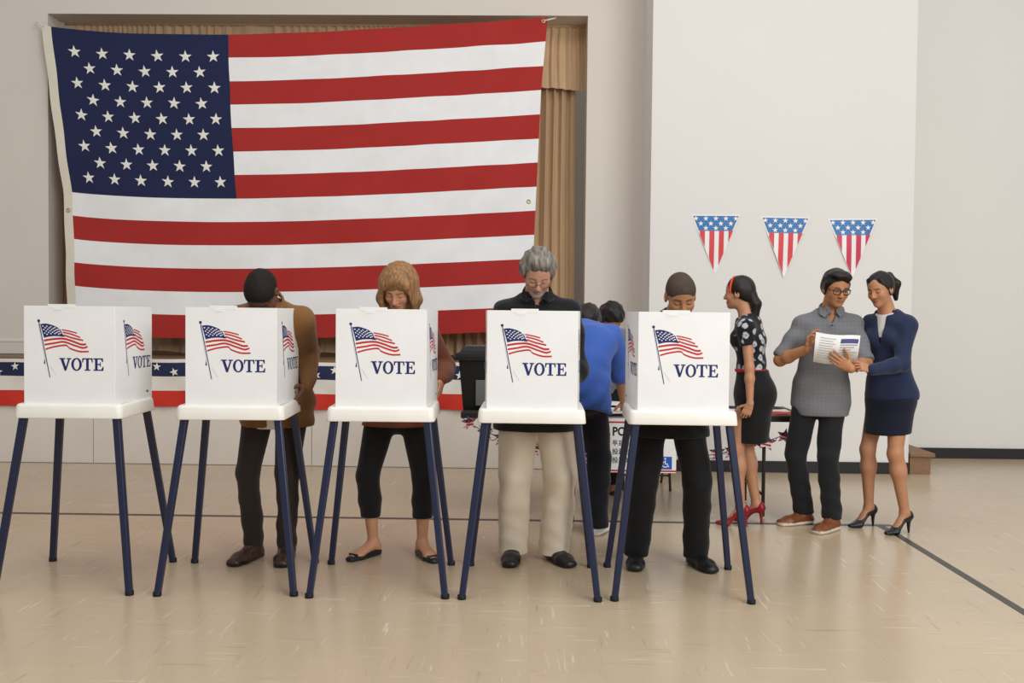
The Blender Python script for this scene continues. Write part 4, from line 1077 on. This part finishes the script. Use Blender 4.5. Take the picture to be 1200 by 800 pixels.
p.trousers('leggings', cloth('black leggings cloth', '#161517'), g=.010, rad=(.092, .064, .062, .047), hem=.235, fold=.002, rings=.002, seed=8)
for i in (0, 1): p.shoe(i, 'flat', '#1a1b22', '#1a1b22')
# --- grey haired man, booth four
p = Person('grey haired bearded man in black shirt and pale khaki trousers at fourth booth', (.028, 5.81, 0), 0, 1.83, lean=(10, 17, 24, 42), side=(0, 0, 0), head=(40, 4, 3),
           ankles=((-.128, .0), (.115, .0)), toes=(-.06, .42), wr=((-.17, -.42, 1.05), (.15, -.42, 1.05)), poles=((-.3, .6, -.6), (.36, .6, -.6)), skin='#c8957a', brow='#7d766e', lips='#a8685e', ps=1.08)
p.body(step=.010, face=.0034, beard='#a39d96', legg=-.012)
def fluffy(v):
    P = p.H3; h = p.hs
    for sg in (-1, 1): v.el(P(sg*.074, .012, .03), (.026*h, .055*h, .06*h), p.R, .02)
    v.el(P(0, -.040, .104), (.058*h, .050*h, .034*h), p.R, .03); v.folds(.0030, (120, 24, 34), 3); v.folds(.0016, (240, 40, 60), 5)
p.hairvol(M_hairgrey, g=.018, extra=fluffy, rough=0, line=((-.080, .078), (-.004, -.045)), step=.0042)
p.glasses(M_wire, w=.022, h=.014, r=.0015, z=-.008, y=-.104)
p.top('shirt', cloth('black shirt cloth', '#1b1b1d'), g=.022, hem=.765, flare=.045, fold=.005, rw=.04, belly=.03, seed=9, smult=1.1)
p.collar_ring(cloth('black shirt cloth', '#1b1b1d'), r=.076, h=.05, tilt=.45)
p.trousers('trousers', cloth('pale khaki trousers cloth', '#dccdb8'), g=.02, rad=(.101, .084, .080, .079), hem=.035, waist=0, fold=.005, rings=.002, seed=11)
for i in (0, 1): p.shoe(i, 'dress', '#17171a', '#0f0f10')
# --- man in black suit, booth five
p = Person('man with shaved head in black suit bending over the rightmost voting booth', (.795, 5.745, 0), 0, 1.75, lean=(15, 25, 34, 52), side=(0, 0, 0), head=(30, 3, -3),
           ankles=((-.178, .015), (.165, -.01)), toes=(-.12, .30), wr=((-.16, -.40, 1.04), (.16, -.40, 1.04)), poles=((-.2, .6, -.8), (.2, .6, -.8)), skin='#b07d58', brow='#241a15', lips='#8a5548')
p.body(step=.010, face=.0034)
p.hairvol(M_hairbuzz2, g=.0036, fore=True, rough=.0004, line=((-.088, .056), (-.036, -.012)), step=.0045)
p.top('jacket', cloth('black suit cloth', '#141315'), g=.022, hem=.745, flare=.045, fold=.004, rw=.042, seed=12, smult=1.08)
p.trousers('trousers', cloth('black suit cloth', '#141315'), g=.016, rad=(.100, .082, .076, .074), hem=.045, fold=.004, rings=.003, seed=13)
for i in (0, 1): p.shoe(i, 'dress', '#19191b', '#0f0f10')
# --- man in blue jumper, leaning over the table with his back to us
def to_local(root_loc, rz, w):
    c, s = math.cos(-rz), math.sin(-rz); x, y = w[0]-root_loc[0], w[1]-root_loc[1]; return V3(c*x-s*y, s*x+c*y, w[2])
L_, rz = (.335, 6.58, 0), PI-.30
w1 = to_local(L_, rz, (.665, 7.06, .80)); w0 = to_local(L_, rz, (.18, 7.10, .80))
p = Person('man in blue jumper and dark jeans leaning over the table, back turned', L_, rz, 1.76, lean=(28, 44, 58, 74), side=(-3, 1, 13), head=(46, 0, 0), ankles=((-.12, .06), (.115, .02)), toes=(-.1, .25),
           wr=(w0, w1) if w1[0] > 0 else (w1, w0), poles=((-1, .25, .2), (1, .25, .2)), skin='#b98461', hipoff=(0, .10), ps=1.05)
ri = 1 if w1[0] > 0 else 0
p.body(step=.010, face=.006, legg=-.012, hands=[(ri, dict(d=unit(p.wr[ri]-p.el[ri])+V3(0, -.3, -.3), n=V3(0, .2, -1)))])
p.hairvol(M_hairdark, g=.016, rough=.002, line=((-.072, .072), (-.004, -.03)))
p.top('jumper', cloth('blue jumper knit', '#3f62b4', bs=300), g=.024, sleeve=1.25, hem=.80, hemn=(0, .25, -1), flare=.024, fold=.005, seed=15, smult=1.12)
p.trousers('jeans', cloth('dark blue jeans cloth', '#17181f'), g=.014, rad=(.092, .078, .072, .070), hem=.05, fold=.004, rings=.003, waist=-.08, seed=16)
for i in (0, 1): p.shoe(i, 'sneaker', '#d6d3d2', '#e9e6e2')
# --- person behind the table
p = Person('black haired person in grey patterned top bending behind the table', (.565, 8.02, 0), .12, 1.64, fem=True, lean=(20, 30, 42, 58), side=(0, 0, -2), head=(56, 22, 0), ankles=((-.09, .0), (.09, .0)), toes=(-.1, .1),
           wr=((-.2, -.36, .80), (.27, -.33, .80)), poles=((-.6, .3, -.3), (.7, .3, -.3)), skin='#b07c5a', lips='#935850')
p.body(step=.011, face=.006)
p.hairvol(M_hairblack, g=.022, kind='long', nape=-.10, rough=.003, line=((-.078, .06), (-.012, -.02)), extra=lambda v: v.el(p.H3(0, .05, -.02), (.085, .07, .09), p.R, .03))
M_patt = cloth('grey patterned blouse cloth', '#77757a')
p.top('blouse', M_patt, g=.02, sleeve=.75, hem=.80, fold=.004, seed=18)
p.trousers('trousers', cloth('black trousers cloth', '#18171a'), rad=(.098, .075, .068, .066), hem=.05, fold=.003, seed=19, step=.01)
for i in (0, 1): p.shoe(i, 'flat', '#1b1a1c', '#1b1a1c')
# --- woman with ponytail in black floral dress
def voro_mat(name, base, spots):
    m = cloth(name, base); nt = m.node_tree; N = nt.nodes; Lk = nt.links; b = N['Principled BSDF']
    tc = N.new('ShaderNodeTexCoord'); v = N.new('ShaderNodeTexVoronoi'); v.inputs['Scale'].default_value = 17; v.inputs['Randomness'].default_value = .75; Lk.new(tc.outputs['Object'], v.inputs['Vector'])
    r = N.new('ShaderNodeValToRGB'); e = r.color_ramp.elements; e[0].position = .0; e[0].color = (*lin('#6f7688'), 1); e[1].position = 1; e[1].color = (*lin(base), 1)
    for pos, c in ((.12, '#8b8f9c'), (.2, '#c4c5c4'), (.36, '#aeb2bb'), (.44, base)):
        q = e.new(pos); q.color = (*lin(c), 1)
    n = N.new('ShaderNodeTexNoise'); n.inputs['Scale'].default_value = 60; Lk.new(tc.outputs['Object'], n.inputs['Vector'])
    a = N.new('ShaderNodeMath'); a.operation = 'MULTIPLY_ADD'; a.inputs[1].default_value = .35; Lk.new(n.outputs['Fac'], a.inputs[0]); Lk.new(v.outputs['Distance'], a.inputs[2])
    s = N.new('ShaderNodeMath'); s.operation = 'SUBTRACT'; s.inputs[1].default_value = .16; Lk.new(a.outputs[0], s.inputs[0])
    Lk.new(s.outputs[0], r.inputs['Fac']); Lk.new(r.outputs['Color'], b.inputs['Base Color']); return m
M_black_d = cloth('black dress cloth', '#141314')
p = Person('woman with dark ponytail in black floral dress and red high heels', (1.51, 6.84, 0), -1.95, 1.60, fem=True, lean=(2, 4, 6, 22), head=(4, -8, 0), ankles=((-.075, .03), (.075, -.05)), toes=(-.1, .08), lift=.085,
           wr=((-.17, .03, .84), (.185, .02, .835)), poles=((-.3, 1, 0), (.3, 1, 0)), skin='#bd8867', lips='#a4524d', ps=.98, hipoff=(0, .0), face='open')
p.body(step=.0095, face=.0036, hands=[(1, dict(d=V3(.05, -.35, -1), n=V3(-1, -.2, .2), curl=(.5, .55, .6, .7)))], fine_feet=True)
def tail(v):
    P = p.H3
    v.el(P(0, .096, -.02), (.024, .024, .028), p.R, .02)
    v.ec(P(0, .108, -.025), P(0, .128, -.09), (.030, .026), (.042, .034), p.R[:, 0], .02); v.ec(P(0, .128, -.09), P(0, .108, -.21), (.042, .034), (.028, .024), p.R[:, 0], .02); v.ec(P(0, .108, -.21), P(0, .098, -.27), .024, .008, p.R[:, 0], .02)
def tailvol(p, m, g, line, extra, seed):
    v = Vol(p.hd-V3(.24, .26, .34), p.hd+V3(.24, .26, .2), .0055); h = p.hs
    v.el(p.H3(0, .018, .034), V3(.074+g, .094+g, .086+g)*h, p.R, .01); v.el(p.H3(0, .06, -.005), V3(.062, .058, .07)*h, p.R, .03)
    (y0, z0), (y1, z1) = line; d = unit((y1-y0, z1-z0)); n = V3(0, d[1], -d[0]); n = n if n[1] < 0 else -n
    v.cut(p.H3(0, y0, z0), p.R@n); v.cut(p.H3(0, 0, -.062), p.R@V3(0, -.3, -1)); extra(v); v.folds(.0015, (60, 60, 25), seed)
    return volobj('hair', v, m, p.root)
tailvol(p, M_hairdark, .013, ((-.075, .07), (-.008, -.03)), tail, 4)
bm = bmesh.new(); add_tube(bm, [p.H3(.0905*math.cos(t)*1.0, -.035+.012*math.sin(t), .025+.098*math.sin(t)) for t in np.linspace(-.25, PI+.25, 26)], .0075, 6)
bmesh.ops.recalc_face_normals(bm, faces=bm.faces[:]); bmesh_obj('hairband', bm, M_hband, p.root, smooth=True)
z = p.P[2]
p.top('dress_top', voro_mat('black floral dress cloth', '#17161a', None), g=.012, sleeve=.45, hem=1.065+.0, fold=.002, seed=20, step=.007)
bz = 1.065
v = Vol(p.P-V3(.3, .3, .5), p.P+V3(.3, .3, .25), .0075)
v.ec((p.P[0], p.P[1], z+.18), (p.P[0], p.P[1]+.015, z-.02), (.128, .098), (.172, .128), k=.03); v.el((p.P[0], p.P[1]+.07, z-.03), (.125, .095, .12), k=.04)
v.ec((p.P[0], p.P[1]+.015, z-.02), (p.P[0], p.P[1]+.01, .54), (.172, .128), (.150, .105), k=.03); v.folds(.002, (14, 14, 16), 4)
v.cut((0, 0, bz+.005), (0, 0, 1)); v.cut((0, 0, .575), (0, 0, -1)); v.ec((-.02, .19, .52), (-.02, .16, .66), .022, .004, k=.01, sub=True)
volobj('skirt', v, M_black_d, p.root)
v = Vol(p.P-V3(.3, .3, 0), p.P+V3(.3, .3, .3), .006); v.ec((p.P[0], p.P[1]-.008, bz-.03), (p.P[0], p.P[1]-.008, bz+.03), (.137, .108), (.137, .108)); v.cut((0, 0, bz+.012), (0, 0, 1)); v.cut((0, 0, bz-.012), (0, 0, -1))
volobj('belt', v, mat('red belt', '#b3242b', rough=.5), p.root)
for i in (0, 1): p.shoe(i, 'pump', '#8e1523', '#8e1523')
# --- man in glasses and grey check shirt
def check_mat(name):
    m = cloth(name, '#77777a', bump=.08); nt = m.node_tree; N = nt.nodes; Lk = nt.links; b = N['Principled BSDF']; tc = N.new('ShaderNodeTexCoord')
    sp = N.new('ShaderNodeSeparateXYZ'); Lk.new(tc.outputs['Object'], sp.inputs[0]); val = None
    for ax, per in (('X', .027), ('Z', .027)):
        a = N.new('ShaderNodeMath'); a.operation = 'DIVIDE'; a.inputs[1].default_value = per; Lk.new(sp.outputs[ax], a.inputs[0])
        f = N.new('ShaderNodeMath'); f.operation = 'FRACT'; Lk.new(a.outputs[0], f.inputs[0])
        g = N.new('ShaderNodeMath'); g.operation = 'LESS_THAN'; g.inputs[1].default_value = .22; Lk.new(f.outputs[0], g.inputs[0])
        if val is None: val = g.outputs[0]
        else:
            s = N.new('ShaderNodeMath'); s.operation = 'ADD'; Lk.new(val, s.inputs[0]); Lk.new(g.outputs[0], s.inputs[1]); val = s.outputs[0]
    r = N.new('ShaderNodeMapRange'); r.inputs['From Max'].default_value = 2; r.inputs['To Min'].default_value = 1; r.inputs['To Max'].default_value = .84; Lk.new(val, r.inputs['Value'])
    mx = N.new('ShaderNodeMix'); mx.data_type = 'RGBA'; mx.blend_type = 'MULTIPLY'; mx.inputs['Factor'].default_value = 1
    Lk.new(N[m['mix']].outputs['Result'], mx.inputs['A']); Lk.new(r.outputs[0], mx.inputs['B']); Lk.new(mx.outputs['Result'], b.inputs['Base Color']); return m
M_check = check_mat('grey check shirt cloth')
GL = (1.985, 6.87, 0)
p = Person('man in black glasses and grey check shirt holding a white leaflet', GL, -.08, 1.73, lean=(-3, 2, 8, 26), side=(3, 4, 6), head=(16, 12, 2), ankles=((-.085, .04), (.065, -.14)), toes=(-1.05, -.70),
           wr=((-.145, -.29, 1.225), (.105, -.405, 1.105)), poles=((-.8, .3, -.9), (.8, .3, -.8)), skin='#b9815a', brow='#1a1210', lips='#a5645a', face='open', hipoff=(.0, -.03), ps=1.0)
hr = dict(d=V3(.10, -.12, 1.0), n=V3(.9, -.5, .0), curl=(.45, .5, .6, .7), thumb=(.5, .8, .3))
hl = dict(d=V3(-.80, -.10, .50), n=V3(0, 1, .25), curl=(.16, .18, .2, .28), thumb=(.7, .6, .25))
p.body(step=.010, face=.0033, hands=[(0, hr), (1, hl)], stub=.25, legg=-.010)
def quiff(v):
    P = p.H3; h = p.hs
    v.el(P(-.012, -.048, .105), (.066*h, .056*h, .030*h), p.R, .02); v.el(P(.035, -.06, .09), (.035*h, .035*h, .028*h), p.R, .02)
    for sg in (-1, 1): v.ec(P(sg*.078, -.02, .04), P(sg*.078, -.016, -.02), .010*h, .006*h, k=.01)
    v.folds(.0014, (70, 90, 60), 2)
p.hairvol(M_hairblack, g=.015, rough=0, line=((-.080, .066), (-.006, -.015)), extra=quiff, step=.0045)
p.glasses(M_frame, w=.0255, h=.0165, r=.0032, z=.000, y=-.103)
def shirtmod(v):
    F = -p.bk
    v.ec(p.Ch+F*.118-p.up*.30, p.N+F*.09-p.up*.06, (.018, .012), (.018, .012), k=.006)
    v.ec(p.Ch+F*.105+p.u*.085+p.up*.03, p.Ch+F*.105+p.u*.085-p.up*.05, (.042, .014), (.042, .014), k=.004)
    for i in (0, 1): v.ec(p.sh[i]+V3(0, 0, .062), p.N+(p.sh[i]-p.N)*.35+V3(0, 0, .046), (.018, .008), (.016, .008), u=V3(0, 1, 0), k=.004)
    v.el((p.P[0]-.24, p.P[1], .70), (.10, .25, .12), k=.03, sub=True); v.el((p.P[0]+.26, p.P[1], .70), (.10, .25, .12), k=.03, sub=True)
    c = p.N+F*.075-p.up*.02; v.ec(c+p.up*.05, c-p.up*.075+F*.012, (.034, .03), (.004, .02), u=p.u, k=.006, sub=True)
p.top('shirt', M_check, g=.018, sleeve=.93, hem=.765, flare=.012, fold=.004, seed=22, smult=1.12, mod=shirtmod, step=.0065)
for i in (0, 1):
    v = Vol(p.el[i]-.16, p.el[i]+.16, .006); n = unit(p.el[i]-p.sh[i]); c = p.sh[i]+(p.el[i]-p.sh[i])*.90; v.ec(c-n*.05, c+n*.05, .061, .061); v.cut(c+n*.018, n); v.cut(c-n*.018, -n); volobj('rolled_cuff', v, M_check, p.root)
p.collar_ring(M_check, r=.072, h=.042, tilt=.4)
for k in range(6):
    bm = bmesh.new(); c = p.Ch-p.bk*(.138 if k < 4 else .142)+p.up*(.10-.085*k); bmesh.ops.create_icosphere(bm, subdivisions=1, radius=.0065, matrix=Matrix.Translation(c) @ Matrix.Diagonal((1, .5, 1, 1))); bmesh_obj('button', bm, M_button, p.root)
p.trousers('jeans', cloth('charcoal jeans cloth', '#1c1d20'), g=.014, rad=(.094, .072, .066, .066), hem=.075, fold=.004, rings=.003, seed=23, step=.0075)
for i in (0, 1): p.shoe(i, 'sneaker', '#7b4427', '#d8cbb8')
wb = [GL[0]+math.cos(-.08)*p.wr[1][0]-math.sin(-.08)*p.wr[1][1], GL[1]+math.sin(-.08)*p.wr[1][0]+math.cos(-.08)*p.wr[1][1]]
# leaflet held between the two
t = empty('held_leaflet', (1.985, 6.475, 1.225), .10, label='open white printed leaflet held up by the man in glasses', cat='leaflet')
t.rotation_euler = (.30, .07, .06)
bm = bmesh.new()
nx = 20; g = [[], [], [], []]
def lf(x, z, off=0): return Vector((x, .018*abs(x/.145)-.012*math.sin((x+.145)*11)*.3-off, z+.004*math.sin(x*20)))
for i in range(nx+1):
    x = -.145+.29*i/nx
    for q, (zz, o) in enumerate(((-.10, 0), (.10, 0), (.10, -.0012), (-.10, -.0012))): g[q].append(bm.verts.new(lf(x-.018*(zz > 0), zz, o)))
for i in range(nx):
    for q in range(4): bm.faces.new((g[q][i], g[q][i+1], g[(q+1) % 4][i+1], g[(q+1) % 4][i]))
bmesh.ops.recalc_face_normals(bm, faces=bm.faces[:]); bmesh_obj('sheet', bm, M_paper, t, smooth=True)
M_ink = mat('leaflet purple print', '#5a5f9e', rough=.6); M_ink2 = mat('leaflet grey print', '#a5a4a6', rough=.6)
def strip(name, x0, x1, z0, z1, m, bm=None):
    own = bm is None; bm = bm or bmesh.new(); n = 5
    A = [bm.verts.new(lf(x0+(x1-x0)*i/n, z0, .0025)) for i in range(n+1)]; B = [bm.verts.new(lf(x0+(x1-x0)*i/n, z1, .0025)) for i in range(n+1)]
    for i in range(n): bm.faces.new((A[i], A[i+1], B[i+1], B[i]))
    if own: return bmesh_obj(name, bm, m, t)
strip('printed_heading', .0, .12, .045, .075, M_ink)
bm = bmesh.new()
for k in range(7): strip('', .0, .12-.02*(k % 3), .03-.017*k, .036-.017*k, None, bm)
for k in range(9): strip('', -.13, -.03-.015*(k % 2), .07-.017*k, .0735-.017*k, None, bm)
bmesh_obj('printed_lines', bm, M_ink2, t, kind='stuff')
# --- woman in navy suit
M_suit = cloth('navy suit cloth', '#232c48'); M_skirt = cloth('dark navy skirt cloth', '#161a2c')
SL, srz = (2.41, 6.74, 0), -1.12
cw = lambda w: to_local(SL, srz, w)
wh = cw((2.185, 6.44, 1.10))
p = Person('woman in navy skirt suit with black ponytail and dark high heels', SL, srz, 1.63, fem=True, lean=(0, 2, 8, 24), head=(16, 14, -4), ankles=((-.135, -.03), (.125, .03)), toes=(-.05, .0), lift=.088,
           wr=(cw((2.50, 7.02, .92)), wh), poles=((-.3, .6, -.8), (.25, .75, -.6)), skin='#b98462', lips='#a3564f', brow='#1f1512', ps=1.0, hipoff=(.0, .0), twist=14)
p.body(step=.0095, face=.0033, hands=[(1, dict(d=cw((SL[0]-.95, SL[1]-.12, .30)), n=cw((SL[0]+.1, SL[1]+.7, -.5)), curl=(.45, .5, .6, .7), thumb=(.4, .8, .3)))], fine_feet=True)
def tail2(v):
    P = p.H3
    v.el(P(.0, .092, .045), (.022, .022, .026), p.R, .015); v.el(P(.004, .125, .062), (.026, .03, .03), p.R, .02)
    v.ec(P(.004, .125, .065), P(.01, .172, -.005), (.030, .028), (.042, .034), p.R[:, 0], .02); v.ec(P(.01, .172, -.005), P(.012, .155, -.115), (.042, .034), (.016, .012), p.R[:, 0], .02)
    for sg in (-1, 1): v.ec(P(sg*.050, -.050, .085), P(sg*.079, -.020, .01), .012, .007, k=.012)
tailvol(p, M_hairblack, .013, ((-.078, .066), (-.012, -.012)), tail2, 7)
z = p.P[2]
def jmod(v):
    F = -p.bk
    v.ec(p.N+F*.085+p.up*.05, p.Ch+F*.135-p.up*.03, (.050, .05), (.006, .03), u=p.u, k=.008, sub=True)
    for sg in (-1, 1):
        v.ec(p.N+p.u*(sg*.062)+p.up*.018+F*.02, p.Ch+F*.118+p.u*(sg*.018)+p.up*.0, (.010, .024), (.008, .016), u=F, k=.008)
    v.ec((p.P[0], p.P[1], z+.06), (p.P[0], p.P[1]+.01, z-.03), (.155, .120), (.182, .146), k=.03)
p.top('jacket', M_suit, g=.018, hem=z-.04, hemn=(0, -.12, -1), fold=.003, seed=25, smult=1.12, mod=jmod, rw=.036, step=.0068)
v = Vol(p.N-.16, p.N+.12, .006); F = -p.bk
v.ec(p.N+F*.035, p.Ch+F*.085, (.07, .04), (.05, .035), u=p.u); v.cut(p.N+F*.05+p.up*.0, p.up+F*.3); volobj('blouse', v, cloth('white blouse cloth', '#d8d3cc'), p.root)
v = Vol(p.P-V3(.3, .3, .4), p.P+V3(.3, .3, .15), .0075)
v.ec((p.P[0], p.P[1], z+.06), (p.P[0], p.P[1]+.01, z-.06), (.155, .118), (.180, .138), k=.03); v.el((p.P[0], p.P[1]+.06, z-.05), (.13, .095, .12), k=.04)
v.ec((p.P[0], p.P[1]+.01, z-.06), (p.P[0], p.P[1]-.01, z-.30), (.180, .138), (.168, .128), k=.03); v.folds(.0025, (12, 12, 20), 4); v.cut((0, 0, z+.08), (0, 0, 1)); v.cut((0, 0, z-.285), (0, .1, -1))
volobj('skirt', v, M_skirt, p.root)
for i in (0, 1): p.shoe(i, 'pump', '#17161c', '#17161c')
